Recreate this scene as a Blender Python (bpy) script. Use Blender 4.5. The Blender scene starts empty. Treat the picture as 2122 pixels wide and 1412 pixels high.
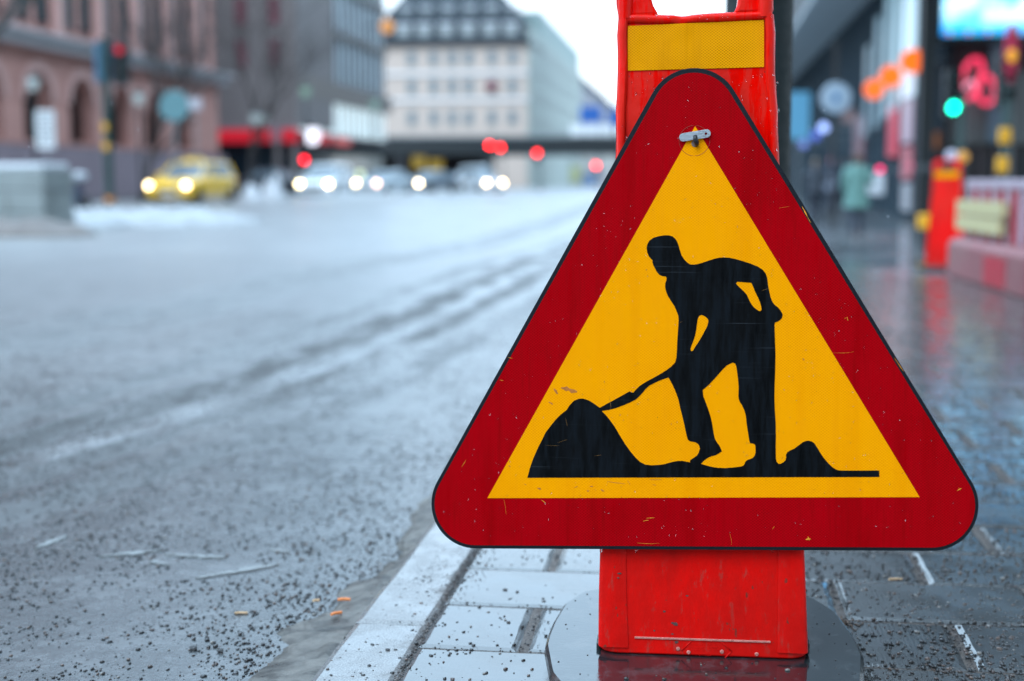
import bpy, math, random
import numpy as np
from mathutils import Vector, Matrix, noise
from mathutils.geometry import tessellate_polygon
R = math.radians
random.seed(7)
rng = np.random.default_rng(7)
SC = bpy.context.scene
COL = SC.collection

# ------------------------------------------------------------------ camera, world, sun, exposure
CAM_H, PITCH, FPX = 0.85, math.atan(331 / 2947.2), 2947.2
cam_d = bpy.data.cameras.new('camera')
cam = bpy.data.objects.new('camera', cam_d)
COL.objects.link(cam)
cam.location = (0, 0, CAM_H)
cam.rotation_euler = (math.pi / 2 - PITCH, 0, 0)
cam_d.lens = 50
cam_d.sensor_width = 36
cam_d.clip_start = .05
cam_d.clip_end = 6000
cam_d.dof.use_dof = True
cam_d.dof.focus_distance = 2.42
cam_d.dof.aperture_fstop = 1.95
SC.camera = cam
SC.view_settings.view_transform = 'Standard'
SC.view_settings.look = 'None'
SC.view_settings.exposure = 0.42
SC.view_settings.gamma = 1
SC.view_settings.use_curve_mapping = False
SC.cycles.use_denoising = True
SC.cycles.max_bounces = 8
SC.cycles.sample_clamp_indirect = 6

SUN_EL, SUN_AZ = R(52), R(200)          # a veiled sun high behind the camera
world = bpy.data.worlds.new('World')
SC.world = world
world.use_nodes = True
nt = world.node_tree
nt.nodes.clear()
wout = nt.nodes.new('ShaderNodeOutputWorld')
sky = nt.nodes.new('ShaderNodeTexSky')
sky.sky_type = 'NISHITA'
sky.sun_disc = False
sky.sun_elevation = SUN_EL
sky.sun_rotation = SUN_AZ
bg1 = nt.nodes.new('ShaderNodeBackground')
bg1.inputs[1].default_value = 0.03
nt.links.new(sky.outputs[0], bg1.inputs[0])
# overcast layer: brightness (1 + 2 sin h) / 3 of its zenith value
tc = nt.nodes.new('ShaderNodeTexCoord')
sp = nt.nodes.new('ShaderNodeSeparateXYZ')
nt.links.new(tc.outputs['Generated'], sp.inputs[0])
mx = nt.nodes.new('ShaderNodeMath'); mx.operation = 'MAXIMUM'; mx.inputs[1].default_value = 0
nt.links.new(sp.outputs[2], mx.inputs[0])
ma = nt.nodes.new('ShaderNodeMath'); ma.operation = 'MULTIPLY_ADD'
ma.inputs[1].default_value = 2.3; ma.inputs[2].default_value = 1.1
nt.links.new(mx.outputs[0], ma.inputs[0])
bg2 = nt.nodes.new('ShaderNodeBackground')
cf = nt.nodes.new('ShaderNodeMapRange'); cf.inputs[1].default_value = .02; cf.inputs[2].default_value = .28
nt.links.new(mx.outputs[0], cf.inputs[0])
cm = nt.nodes.new('ShaderNodeMix'); cm.data_type = 'RGBA'
cm.inputs[6].default_value = (.86, .95, 1.03, 1); cm.inputs[7].default_value = (.65, .91, 1.16, 1)
nt.links.new(cf.outputs[0], cm.inputs[0]); nt.links.new(cm.outputs[2], bg2.inputs[0])
nt.links.new(ma.outputs[0], bg2.inputs[1])
ad = nt.nodes.new('ShaderNodeAddShader')
nt.links.new(bg1.outputs[0], ad.inputs[0])
nt.links.new(bg2.outputs[0], ad.inputs[1])
nt.links.new(ad.outputs[0], wout.inputs[0])

sun_d = bpy.data.lights.new('sun', 'SUN')
sun_d.energy = 0.7
sun_d.angle = R(40)
sun_d.color = (1, .97, .92)
sun = bpy.data.objects.new('sun', sun_d)
COL.objects.link(sun)
sun.rotation_euler = (math.pi / 2 - SUN_EL, 0, math.pi - SUN_AZ + math.pi - R(0))
_sd = Vector((math.sin(SUN_AZ) * math.cos(SUN_EL), math.cos(SUN_AZ) * math.cos(SUN_EL), math.sin(SUN_EL)))
sun.rotation_euler = _sd.to_track_quat('Z', 'Y').to_euler()

# ------------------------------------------------------------------ frames: the street runs at 7.4 degrees to the view
YAW = R(7.4)
sD = Vector((math.sin(YAW), math.cos(YAW), 0))
sR = Vector((math.cos(YAW), -math.sin(YAW), 0))
def st(w, u, z=0): return sR * w + sD * u + Vector((0, 0, z))
def ray(px, py):
    a = (px - 1061) / FPX; b = (706 - py) / FPX
    return Vector((a, math.cos(PITCH) + b * math.sin(PITCH), -math.sin(PITCH) + b * math.cos(PITCH)))
def ss(a, b, x):
    t = min(1, max(0, (x - a) / (b - a))); return t * t * (3 - 2 * t)
def gz(u): return -.15 * ss(13, 24, u) + .2 * ss(30, 55, u)
def pt(px, py, U):                       # street coordinates (w, u, z) of a photo point at street distance U
    r = ray(px, py); k = U / r.dot(sD)
    return (r.dot(sR) * k, U, CAM_H + r.z * k)
def wz(px, U): return pt(px, 375, U)[0]
def zz(py, U): return pt(1445, py, U)[2]

# ------------------------------------------------------------------ scene bookkeeping
def tag(o, label=None, cat=None, group=None, kind=None):
    if label: o['label'] = label
    if cat: o['category'] = cat
    if group: o['group'] = group
    if kind: o['kind'] = kind
    return o
def thing(name, label, cat, w=0, u=0, z=0, rz=0, group=None):
    o = bpy.data.objects.new(name, None); COL.objects.link(o)
    o.empty_display_size = .2
    o.location = st(w, u, z); o.rotation_euler = (0, 0, -YAW + rz)
    return tag(o, label, cat, group)
def copy_tree(o, parent=None, keep=None):
    c = o.copy(); COL.objects.link(c)
    if parent: c.parent = parent
    for ch in list(o.children): copy_tree(ch, c)
    return c
def put(o, w, u, z, rz=0, label=None):
    o.location = st(w, u, z); o.rotation_euler = (0, 0, -YAW + rz)
    if label: o['label'] = label
    return o

class MB:
    def __init__(s): s.v = []; s.f = []
    def add(s, vs, fs):
        n = len(s.v); s.v += [tuple(p) for p in vs]; s.f += [tuple(i + n for i in f) for f in fs]; return s
    def box(s, x0, x1, y0, y1, z0, z1):
        return s.add([(x0, y0, z0), (x1, y0, z0), (x1, y1, z0), (x0, y1, z0), (x0, y0, z1), (x1, y0, z1), (x1, y1, z1), (x0, y1, z1)],
                     [(0, 3, 2, 1), (4, 5, 6, 7), (0, 1, 5, 4), (1, 2, 6, 5), (2, 3, 7, 6), (3, 0, 4, 7)])
    def loft(s, rings, cap=True, closed=True):
        n = len(rings[0]); fs = []
        for i in range(len(rings) - 1):
            for j in range(n if closed else n - 1):
                k = (j + 1) % n
                fs.append((i * n + j, i * n + k, (i + 1) * n + k, (i + 1) * n + j))
        if cap: fs += [tuple(range(n))[::-1], tuple(range((len(rings) - 1) * n, len(rings) * n))]
        return s.add([p for r in rings for p in r], fs)
    def tube(s, pts, rad, n=8, cap=True):
        pts = [Vector(p) for p in pts]
        if not hasattr(rad, '__len__'): rad = [rad] * len(pts)
        rings = []; ref = None
        for i, p in enumerate(pts):
            t = (pts[min(i + 1, len(pts) - 1)] - pts[max(i - 1, 0)]).normalized()
            if ref is None: ref = Vector((0, 0, 1)) if abs(t.z) < .9 else Vector((1, 0, 0))
            a = t.cross(ref).normalized(); b = t.cross(a).normalized(); ref = -b if False else ref
            rings.append([p + (a * math.cos(q) + b * math.sin(q)) * rad[i] for q in [2 * math.pi * k / n for k in range(n)]])
        return s.loft(rings, cap)
    def lathe(s, prof, n=16, c=(0, 0, 0), axis='z', cap=True):
        rings = []
        for r, z in prof:
            ring = []
            for k in range(n):
                q = 2 * math.pi * k / n; x, y = r * math.cos(q), r * math.sin(q)
                if axis == 'z': ring.append((c[0] + x, c[1] + y, c[2] + z))
                elif axis == 'y': ring.append((c[0] + x, c[1] + z, c[2] + y))
                else: ring.append((c[0] + z, c[1] + x, c[2] + y))
            rings.append(ring)
        return s.loft(rings, cap)
    def ell(s, c, r, n=10, m=7):
        return s.lathe([(math.sin(math.pi * i / m) * 1 + 1e-4, -math.cos(math.pi * i / m)) for i in range(m + 1)], n)._scale_last(c, r, (m + 1) * n)
    def _scale_last(s, c, r, k):
        for i in range(len(s.v) - k, len(s.v)):
            x, y, z = s.v[i]; s.v[i] = (c[0] + x * r[0], c[1] + y * r[1], c[2] + z * r[2])
        return s
    def prism(s, outer, holes=(), y0=0, y1=.01, back=True, to=lambda a, b, y: (a, y, b)):
        loops = [outer] + list(holes)
        flat = [p for l in loops for p in l]
        tris = tessellate_polygon([[Vector((p[0], p[1], 0)) for p in l] for l in loops])
        n = len(flat); fs = [tuple(t) for t in tris]
        vs = [to(p[0], p[1], y0) for p in flat]
        if y1 is not None:
            vs += [to(p[0], p[1], y1) for p in flat]
            if back: fs += [tuple(i + n for i in t)[::-1] for t in tris]
            o = 0
            for l in loops:
                m = len(l)
                for i in range(m):
                    j = (i + 1) % m; fs.append((o + i, o + j, o + j + n, o + i + n))
                o += m
        return s.add(vs, fs)
    def mesh(s, name, mat=None, smooth=False, fix=True):
        me = bpy.data.meshes.new(name); me.from_pydata(s.v, [], s.f); me.update()
        if fix:
            import bmesh
            bm = bmesh.new(); bm.from_mesh(me); bmesh.ops.recalc_face_normals(bm, faces=bm.faces); bm.to_mesh(me); bm.free()
        if mat: me.materials.append(mat)
        if smooth:
            me.shade_smooth()
            if smooth is not True: me.set_sharp_from_angle(angle=R(smooth))
        return me
    def build(s, name, mat=None, parent=None, smooth=False, bevel=0, loc=None, fix=True):
        return mobj(name, s.mesh(name, mat, smooth, fix), parent, bevel, loc)
def mobj(name, me, parent=None, bevel=0, loc=None):
    o = bpy.data.objects.new(name, me); COL.objects.link(o)
    if parent is not None: o.parent = parent
    if loc is not None: o.location = loc
    if bevel:
        b = o.modifiers.new('bevel', 'BEVEL'); b.width = bevel; b.segments = 2; b.limit_method = 'ANGLE'; b.angle_limit = R(40)
    return o

# ------------------------------------------------------------------ materials
MATS = {}
class NB:
    def __init__(s, name):
        s.m = bpy.data.materials.new(name); s.m.use_nodes = True; s.t = s.m.node_tree; s.N = s.t.nodes
        s.b = s.N['Principled BSDF']; s.tc = s.N.new('ShaderNodeTexCoord'); s.co = s.tc.outputs['Object']
    def inp(s, sock, v):
        if isinstance(v, bpy.types.NodeSocket): s.t.links.new(v, sock)
        elif v is not None:
            if hasattr(v, '__len__') and len(v) == 3 and sock.type == 'RGBA': v = (*v, 1)
            sock.default_value = v
    def math(s, op, a, b=None, c=None, clamp=False):
        n = s.N.new('ShaderNodeMath'); n.operation = op; n.use_clamp = clamp
        for i, v in enumerate((a, b, c)):
            if v is not None: s.inp(n.inputs[i], v)
        return n.outputs[0]
    def map(s, scale=(1, 1, 1), co=None):
        n = s.N.new('ShaderNodeMapping'); s.t.links.new(co or s.co, n.inputs[0]); n.inputs[3].default_value = scale; return n.outputs[0]
    def noise(s, scale, detail=4, rough=.55, co=None, dist=0):
        n = s.N.new('ShaderNodeTexNoise'); s.t.links.new(co or s.co, n.inputs['Vector'])
        n.inputs['Scale'].default_value = scale; n.inputs['Detail'].default_value = detail; n.inputs['Roughness'].default_value = rough; n.inputs['Distortion'].default_value = dist
        return n.outputs[0]
    def step(s, v, a, b):
        n = s.N.new('ShaderNodeMapRange'); n.interpolation_type = 'SMOOTHSTEP'; s.inp(n.inputs[0], v); n.inputs[1].default_value = a; n.inputs[2].default_value = b
        return n.outputs[0]
    def lin(s, v, a, b, c, d):
        n = s.N.new('ShaderNodeMapRange'); s.inp(n.inputs[0], v)
        for i, q in enumerate((a, b, c, d)): s.inp(n.inputs[i + 1], q)
        return n.outputs[0]
    def mix(s, f, a, b):
        n = s.N.new('ShaderNodeMix'); n.data_type = 'RGBA'; s.inp(n.inputs[0], f); s.inp(n.inputs[6], a); s.inp(n.inputs[7], b); return n.outputs[2]
    def bump(s, h, strength=.3, dist=.01):
        n = s.N.new('ShaderNodeBump'); s.inp(n.inputs['Height'], h); s.inp(n.inputs['Strength'], strength); n.inputs['Distance'].default_value = dist
        s.t.links.new(n.outputs[0], s.b.inputs['Normal']); return n
    def xyz(s):
        n = s.N.new('ShaderNodeSeparateXYZ'); s.t.links.new(s.co, n.inputs[0]); return n.outputs
    def set(s, **k):
        names = dict(color='Base Color', rough='Roughness', metal='Metallic', coat='Coat Weight', coat_rough='Coat Roughness', spec='Specular IOR Level', ior='IOR', trans='Transmission Weight', emis='Emission Color', emis_s='Emission Strength', alpha='Alpha', sss='Subsurface Weight')
        for a, v in k.items(): s.inp(s.b.inputs[names[a]], v)
        return s.m
def P(name, col, rough=.6, var=.15, scale=3, metal=0, coat=0, bump=0, bscale=30, stretch=(1, 1, 1), grime=None):
    if name in MATS: return MATS[name]
    n = NB(name); f = n.noise(scale, co=n.map(stretch))
    c = n.mix(f, tuple(x * (1 - var) for x in col), tuple(min(1, x * (1 + var)) for x in col))
    if grime: c = n.mix(n.math('MULTIPLY', n.step(n.noise(scale * 2.3, 6, .65, n.map((1, 1, .35))), .5, .75), .8), c, grime)
    n.set(color=c, rough=n.lin(n.noise(scale * 4), .3, .7, max(.02, rough - .1), min(1, rough + .1)), metal=metal, coat=coat, coat_rough=.1)
    if bump: n.bump(n.noise(bscale, 5), bump, .01)
    MATS[name] = n.m; return n.m
def E(name, col, strength):
    if name in MATS: return MATS[name]
    n = NB(name); n.set(color=(col[0] * .3, col[1] * .3, col[2] * .3), emis=col, emis_s=strength, rough=.3); MATS[name] = n.m; return n.m

def sheet(name, col, dark, light, contrast, streak=.25, dirt=.35, rough=.34, dirtcol=(.12, .03, .01), spots=.8):
    """retroreflective sheeting: a lozenge lattice of sealed cells, run-down streaks, grime"""
    n = NB(name); x, y, z = n.xyz()
    a = n.math('DIVIDE', x, .0058); b = n.math('DIVIDE', z, .0046)
    def cell(v): return n.math('ABSOLUTE', n.math('SUBTRACT', n.math('FRACT', v), .5))
    fu, fv = cell(n.math('ADD', a, b)), cell(n.math('SUBTRACT', a, b))
    line = n.step(n.math('MAXIMUM', fu, fv), .33, .47)
    patch = n.lin(n.noise(9, 3), .3, .7, contrast * .35, contrast)
    c = n.mix(n.math('MULTIPLY', n.math('SUBTRACT', 1, line), patch), col, dark)
    c = n.mix(n.math('MULTIPLY', line, patch), c, light)
    sv = n.noise(1, 5, .6, n.map((130, 1, 9)))
    c = n.mix(n.math('MULTIPLY', n.step(sv, .48, .78), streak), c, dark)
    big = n.noise(5.5, 6, .6)
    c = n.mix(n.math('MULTIPLY', n.step(big, .52, .8), dirt), c, dark)
    sp = n.step(n.noise(170, 2, .5), .735, .79)
    zone = n.step(n.noise(12, 3), .52, .62)
    c = n.mix(n.math('MULTIPLY', n.math('MULTIPLY', sp, zone), spots), c, dirtcol)
    run = n.noise(1, 4, .6, n.map((22, 1, 1.6)))
    c = n.mix(n.math('MULTIPLY', n.step(run, .5, .7), dirt * .8), c, dark)
    n.set(color=c, rough=n.lin(sv, .35, .7, rough - .12, rough + .18), spec=.03)
    n.bump(n.math('ADD', n.math('MULTIPLY', line, .5), n.noise(260, 2)), .12, .0006)
    return n.m

m_yellow = sheet('yellow_sheeting', (.93, .335, .0), (.80, .24, .0), (1, .41, .002), .85, .22, .35)
m_red = sheet('red_sheeting', (.40, .0, .004), (.24, .0, .001), (.48, .002, .006), .9, .6, .55, rough=.36, dirtcol=(.36, .03, .03), spots=0)
m_band = sheet('amber_sheeting', (.84, .32, .002), (.52, .17, .0), (.95, .42, .004), .95, .2, .6)

n = NB('black_film'); sv = n.noise(1, 6, .65, n.map((75, 1, 11))); sc = n.noise(1, 3, .5, n.map((6, 1, 330)))
blob = n.noise(26, 4, .6, n.map((1, 1, .6)))
n.set(color=n.mix(n.step(sc, .62, .8), n.mix(n.step(sv, .42, .66), (.002, .0025, .003), (.0045, .0068, .0095)), (.03, .034, .04)),
      rough=n.lin(n.math('ADD', n.math('MULTIPLY', sv, .7), n.math('MULTIPLY', blob, .3)), .38, .62, .30, .75), spec=.07)
n.bump(sv, .08, .001)
m_black = n.m
m_rim = P('black_edge', (.004, .006, .010), .5, .3, 30, bump=.1, bscale=200)
m_rim.node_tree.nodes['Principled BSDF'].inputs['Specular IOR Level'].default_value = .2

n = NB('red_plastic'); x, y, z = n.xyz()
streak = n.noise(1, 4, .6, n.map((60, 20, 8))); wet = n.step(streak, .44, .60)
top = n.step(z, .45, .7)
w2 = n.math('MULTIPLY', wet, top)
c = n.mix(w2, (.72, .014, .006), (.84, .002, .0))
c = n.mix(n.math('SUBTRACT', 1, top, clamp=True), c, n.mix(n.noise(7, 5, .6), (.72, .001, .0), (.88, .002, .0)))
low = n.math('SUBTRACT', 1, n.step(z, .10, .42))
c = n.mix(n.math('MULTIPLY', n.step(n.noise(4.5, 6, .65, n.map((1.5, 1, .8))), .46, .68), .55), c, (.48, .002, .001))
scuff = n.step(n.math('ADD', n.noise(1, 6, .75, n.map((75, 60, 22))), n.math('MULTIPLY', low, .11)), .66, .76)
c = n.mix(n.math('MULTIPLY', scuff, .55), c, (.34, .06, .045))
grime = n.math('MULTIPLY', n.step(n.math('ADD', n.math('MULTIPLY', low, .30), n.noise(1, 7, .7, n.map((16, 12, 6)))), .52, .88), .5)
c = n.mix(grime, c, (.36, .006, .004))
spk = n.step(n.math('ADD', n.noise(70, 3, .6, n.map((1, 1, .6))), n.math('MULTIPLY', low, .05)), .70, .76)
c = n.mix(n.math('MULTIPLY', spk, .8), c, (.12, .03, .02))
n.set(color=c, rough=n.lin(w2, 0, 1, .42, .12), spec=.12)
n.bump(n.math('ADD', n.noise(14, 4), n.math('MULTIPLY', streak, .2)), .25, .012)
m_plastic = n.m
m_plastic_worn = P('worn_plastic', (.50, .17, .14), .55, .35, 40, bump=.4, bscale=90)
m_plastic_dark = P('dark_red_plastic', (.45, .004, .002), .4, .2, 20)
m_galv = P('galvanised_steel', (.42, .45, .48), .38, .25, 90, metal=.85, bump=.1, bscale=300)
m_iron = P('dark_iron', (.012, .013, .014), .35, .3, 60, bump=.2, bscale=120)

n = NB('wet_rubber'); x, y, z = n.xyz()
rip = n.noise(1, 3, .5, n.map((70, 190, 70))); dry = n.step(n.noise(26, 6, .7, n.map((1, .6, 1))), .5, .66)
n.set(color=n.mix(dry, (.012, .016, .018), (.035, .042, .045)), rough=n.lin(dry, 0, 1, .035, .16), ior=1.5, spec=.75)
n.bump(n.math('ADD', rip, n.math('MULTIPLY', n.noise(420, 3), n.math('MULTIPLY', dry, 1.6))), .045, .004)
m_rubber = n.m
m_rubber_edge = P('rubber_edge', (.016, .017, .018), .5, .3, 40, bump=.4, bscale=110)

def water_drop():
    n = NB('water_drop'); n.set(color=(1, 1, 1), rough=.02, ior=1.333, trans=1.0, spec=.5, alpha=.6); return n.m
m_water = water_drop()

# concrete paving, wet
n = NB('paving_concrete'); x, y, z = n.xyz()
geo = n.N.new('ShaderNodeObjectInfo')
groove = n.math('ABSOLUTE', n.math('SUBTRACT', n.math('FRACT', n.math('DIVIDE', x, .0085)), .5))
gpatch = n.step(n.noise(7, 3), .42, .6)
film = n.step(n.noise(6, 5, .6), .40, .62)
base = n.mix(n.noise(60, 6, .7), (.045, .046, .046), (.090, .092, .090))
base = n.mix(n.math('MULTIPLY', geo.outputs['Random'], .3), base, (.06, .066, .072))
dirt = n.step(n.noise(22, 6, .75), .58, .72)
base = n.mix(n.math('MULTIPLY', dirt, .45), base, (.045, .030, .022))
n.set(color=base, rough=n.math('ADD', n.lin(film, 0, 1, .18, .05), n.math('MULTIPLY', n.noise(150, 3), .06)), ior=1.62, spec=.75)
h = n.math('ADD', n.math('MULTIPLY', n.math('MULTIPLY', groove, gpatch), 1.1), n.math('ADD', n.math('MULTIPLY', n.noise(240, 4, .7), .5), n.math('MULTIPLY', n.noise(24, 3), 2.0)))
n.bump(h, n.lin(film, 0, 1, .11, .035), .0035)
m_slab = n.m
n = NB('kerb_granite')
sp_ = n.noise(320, 3, .7); base = n.mix(n.step(sp_, .4, .62), (.10, .10, .10), (.22, .215, .21))
kd = n.math('ADD', n.noise(5, 6, .75), n.math('MULTIPLY', n.step(n.xyz()[0], .09, .15), .16))
kdm = n.math('MULTIPLY', n.step(kd, .56, .70), .75)
base = n.mix(kdm, base, (.060, .042, .033))
film = n.step(n.noise(9, 5, .6), .42, .6)
n.set(color=base, rough=n.math('ADD', n.lin(film, 0, 1, .24, .09), n.math('MULTIPLY', kdm, .5)), ior=1.5, spec=.75)
n.bump(n.math('ADD', n.noise(90, 5, .65), n.math('MULTIPLY', n.noise(14, 4), 1.6)), n.lin(film, 0, 1, .22, .08), .005)
m_kerb = n.m
n = NB('joint_grit')
g = n.noise(380, 3, .7)
n.set(color=n.mix(n.step(g, .35, .65), (.035, .027, .022), (.16, .125, .105)), rough=.42)
n.bump(n.math('ADD', g, n.noise(120, 3)), .9, .004)
m_joint = n.m

# the far pavement: joints taken over by the material
n = NB('paving_far')
y_ = n.xyz()[1]
br = n.N.new('ShaderNodeTexBrick'); n.t.links.new(n.co, br.inputs['Vector'])
for k, v in (('Scale', 1), ('Mortar Size', .008), ('Mortar Smooth', .3), ('Brick Width', .4), ('Row Height', .27)): br.inputs[k].default_value = v
br.inputs['Color1'].default_value = (.075, .077, .08, 1); br.inputs['Color2'].default_value = (.10, .10, .10, 1); br.inputs['Mortar'].default_value = (.05, .042, .036, 1)
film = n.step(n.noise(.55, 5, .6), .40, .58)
c = n.mix(n.math('MULTIPLY', n.step(n.noise(1.1, 5, .6), .42, .62), n.lin(y_, 11, 17, .2, .95)), br.outputs[0], (.27, .30, .32))  # reflection of sky and screen put into a paler colour farther off
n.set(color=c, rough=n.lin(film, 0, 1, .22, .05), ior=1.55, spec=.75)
n.bump(n.math('ADD', n.noise(3, 4), n.math('MULTIPLY', n.noise(60, 4), .3)), n.lin(film, 0, 1, .12, .02), .006)
m_pavefar = n.m

# the road: wet asphalt under salty slush, with tyre tracks worn through it
n = NB('road_asphalt'); x, y, z = n.xyz()
ex = n.math('EXPONENT', n.math('DIVIDE', n.math('SUBTRACT', 2.0, y), 2.0))
shift = n.math('MULTIPLY', ex, 1.3)
wob = n.math('MULTIPLY', n.math('SUBTRACT', n.noise(.9, 4, .6, n.map((1.6, .5, 1))), .5), .5)
wt = n.math('ADD', n.math('ADD', x, shift), wob)          # distance from the kerb, unbent
def band(c0, hw, soft): return n.math('SUBTRACT', 1, n.step(n.math('ABSOLUTE', n.math('SUBTRACT', wt, c0)), hw, hw + soft))
tr = n.math('MAXIMUM', n.math('MAXIMUM', band(-1.88, .07, .15), n.math('MULTIPLY', band(-1.50, .04, .13), .85)), n.math('MAXIMUM', n.math('MULTIPLY', band(-3.6, .15, .5), .5), n.math('MULTIPLY', band(-2.3, .03, .17), .6)))
tr = n.math('MAXIMUM', tr, n.math('MULTIPLY', band(-1.15, .03, .14), .55))
tr = n.math('MULTIPLY', tr, n.step(n.noise(2.6, 7, .75, n.map((1.4, .45, 1))), .34, .58))
line = n.math('MULTIPLY', band(-1.66, .03, .09), n.step(n.noise(1.4, 4), .42, .6))
grain = n.noise(170, 4, .75); clot = n.noise(22, 6, .75); mid = n.noise(5, 6, .7)
asph = n.mix(n.step(grain, .3, .7), (.008, .010, .011), (.050, .056, .060))
slush = n.mix(n.noise(60, 5, .7), (.13, .135, .14), (.22, .225, .23))
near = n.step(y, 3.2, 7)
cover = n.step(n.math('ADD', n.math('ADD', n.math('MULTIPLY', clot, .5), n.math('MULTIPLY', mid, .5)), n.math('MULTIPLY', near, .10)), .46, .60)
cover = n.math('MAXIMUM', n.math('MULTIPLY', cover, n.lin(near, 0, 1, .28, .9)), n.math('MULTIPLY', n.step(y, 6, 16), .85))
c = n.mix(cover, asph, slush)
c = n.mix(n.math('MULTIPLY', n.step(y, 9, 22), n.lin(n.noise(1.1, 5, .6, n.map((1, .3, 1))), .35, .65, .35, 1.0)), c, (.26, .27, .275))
c = n.mix(n.math('MULTIPLY', tr, .95), c, (.020, .019, .018))
c = n.mix(n.math('MULTIPLY', line, .6), c, (.30, .31, .32))
speck = n.math('MULTIPLY', n.step(n.noise(62, 4, .7), .545, .63), n.step(n.math('ADD', n.noise(3.1, 5, .7), n.math('MULTIPLY', tr, .25)), .37, .57))
speck = n.math('MULTIPLY', speck, n.lin(y, 2.6, 4.0, .35, 1.0))
tr = n.math('MAXIMUM', tr, n.math('MULTIPLY', speck, .9))
c = n.mix(n.math('MULTIPLY', speck, .85), c, (.020, .022, .020))
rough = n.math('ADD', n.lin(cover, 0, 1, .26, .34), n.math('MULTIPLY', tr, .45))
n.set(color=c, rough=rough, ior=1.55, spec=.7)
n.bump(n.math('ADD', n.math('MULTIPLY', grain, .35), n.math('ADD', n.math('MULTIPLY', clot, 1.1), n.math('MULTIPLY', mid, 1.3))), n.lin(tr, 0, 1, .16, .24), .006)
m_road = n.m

n = NB('gutter_ice')
a_ = n.noise(11, 7, .7, dist=.6)
n.set(color=n.mix(n.step(a_, .35, .65), (.030, .028, .025), (.15, .14, .125)), rough=n.lin(a_, .3, .7, .22, .5), ior=1.31, spec=.5)
n.bump(n.math('ADD', n.noise(110, 5, .75), a_), .6, .005)
m_ice = n.m
m_snow = P('old_snow', (.31, .325, .335), .7, .3, 1.6, bump=.8, bscale=7, grime=(.10, .09, .085))
m_snow_clean = P('fresh_snow', (.55, .57, .60), .7, .06, 3, bump=.3, bscale=9)
m_slush = P('dirty_slush', (.13, .11, .10), .6, .5, 5, bump=.8, bscale=12)

def stone_mat():
    n = NB('grit_stone'); g = n.N.new('ShaderNodeNewGeometry'); r = g.outputs['Random Per Island']
    c = n.N.new('ShaderNodeValToRGB'); n.t.links.new(r, c.inputs[0]); c.color_ramp.interpolation = 'CONSTANT'
    els = [(0, (.012, .012, .013)), (.45, (.025, .021, .020)), (.62, (.050, .032, .026)), (.76, (.018, .019, .022)), (.86, (.10, .065, .05)), (.94, (.17, .155, .14))]
    while len(c.color_ramp.elements) < len(els): c.color_ramp.elements.new(.5)
    for e, (p, q) in zip(c.color_ramp.elements, els): e.position = p; e.color = (*q, 1)
    n.set(color=c.outputs[0], rough=.28, spec=.6); return n.m
m_grit = stone_mat()
m_orange_bit = P('orange_paper', (.72, .22, .06), .6, .3, 200)
m_tan = P('tan_filter', (.55, .36, .2), .7, .3, 200)

# ------------------------------------------------------------------ ground, road, pavement
def plate(name, mat, w0, w1, u0, u1, dz, us=None, kind='structure', hollow=False):
    us = us or sorted(set([u0, u1] + [u for u in list(range(1, 31)) + [32, 34, 36, 38, 40, 43, 46, 50, 55, 60] if u0 < u < u1]))
    m = MB(); m.loft([[(w0, u, gz(u) + dz), (w1, u, gz(u) + dz)] for u in us], cap=False, closed=False)
    o = m.build(name, mat, fix=False); o.rotation_euler = (0, 0, -YAW); return tag(o, kind=kind)
g = MB().add([(-3000, -500, -.75), (3000, -500, -.75), (3000, 4000, -.75), (-3000, 4000, -.75)], [(0, 1, 2, 3)]).build('ground', P('far_ground', (.1, .1, .1), .8), fix=False)
tag(g, kind='structure')
ROAD_DZ = -.032
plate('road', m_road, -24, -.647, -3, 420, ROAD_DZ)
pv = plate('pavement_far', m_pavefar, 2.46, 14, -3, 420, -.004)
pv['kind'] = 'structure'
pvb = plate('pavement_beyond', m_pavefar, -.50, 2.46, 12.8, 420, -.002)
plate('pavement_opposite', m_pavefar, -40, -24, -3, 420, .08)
kerbw = MB().box(-24.2, -24, 20, 300, -.2, .085).build('kerb_opposite', m_kerb); kerbw.rotation_euler = (0, 0, -YAW); tag(kerbw, kind='structure')
bed = plate('joint_bed', m_joint, -.51, 2.46, -1, 12.8, -.0035); 
pave = bpy.data.objects.new('pavement', None); COL.objects.link(pave); pave.rotation_euler = (0, 0, -YAW); tag(pave, kind='structure')
bed.parent = pave; bed.rotation_euler = (0, 0, 0)
def slab_mesh(w, l, seed, mat, jag=.0012):
    r = random.Random(seed); m = MB(); n = 6
    out = []
    for (x0, y0, x1, y1) in ((0, 0, w, 0), (w, 0, w, l), (w, l, 0, l), (0, l, 0, 0)):
        for k in range(n):
            t = k / n; out.append((x0 + (x1 - x0) * t + r.uniform(-jag, jag), y0 + (y1 - y0) * t + r.uniform(-jag, jag)))
    cx, cy = w / 2, l / 2
    ins = [(x + (cx - x) * .012 / w * 2, y + (cy - y) * .012 / l * 2) for x, y in out]
    bot = [(x, y, -.05) for x, y in out]; mid = [(x, y, -.0035) for x, y in out]; top = [(x, y, 0) for x, y in ins]
    m.loft([bot, mid, top]); return m.mesh('slab', mat)
full = [slab_mesh(.384, .264, i, m_slab) for i in range(5)]
half = [slab_mesh(.184, .264, 50 + i, m_slab) for i in range(3)]
PW0, PU0 = -.499, 2.287 + .202           # first column and a row joint
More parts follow.
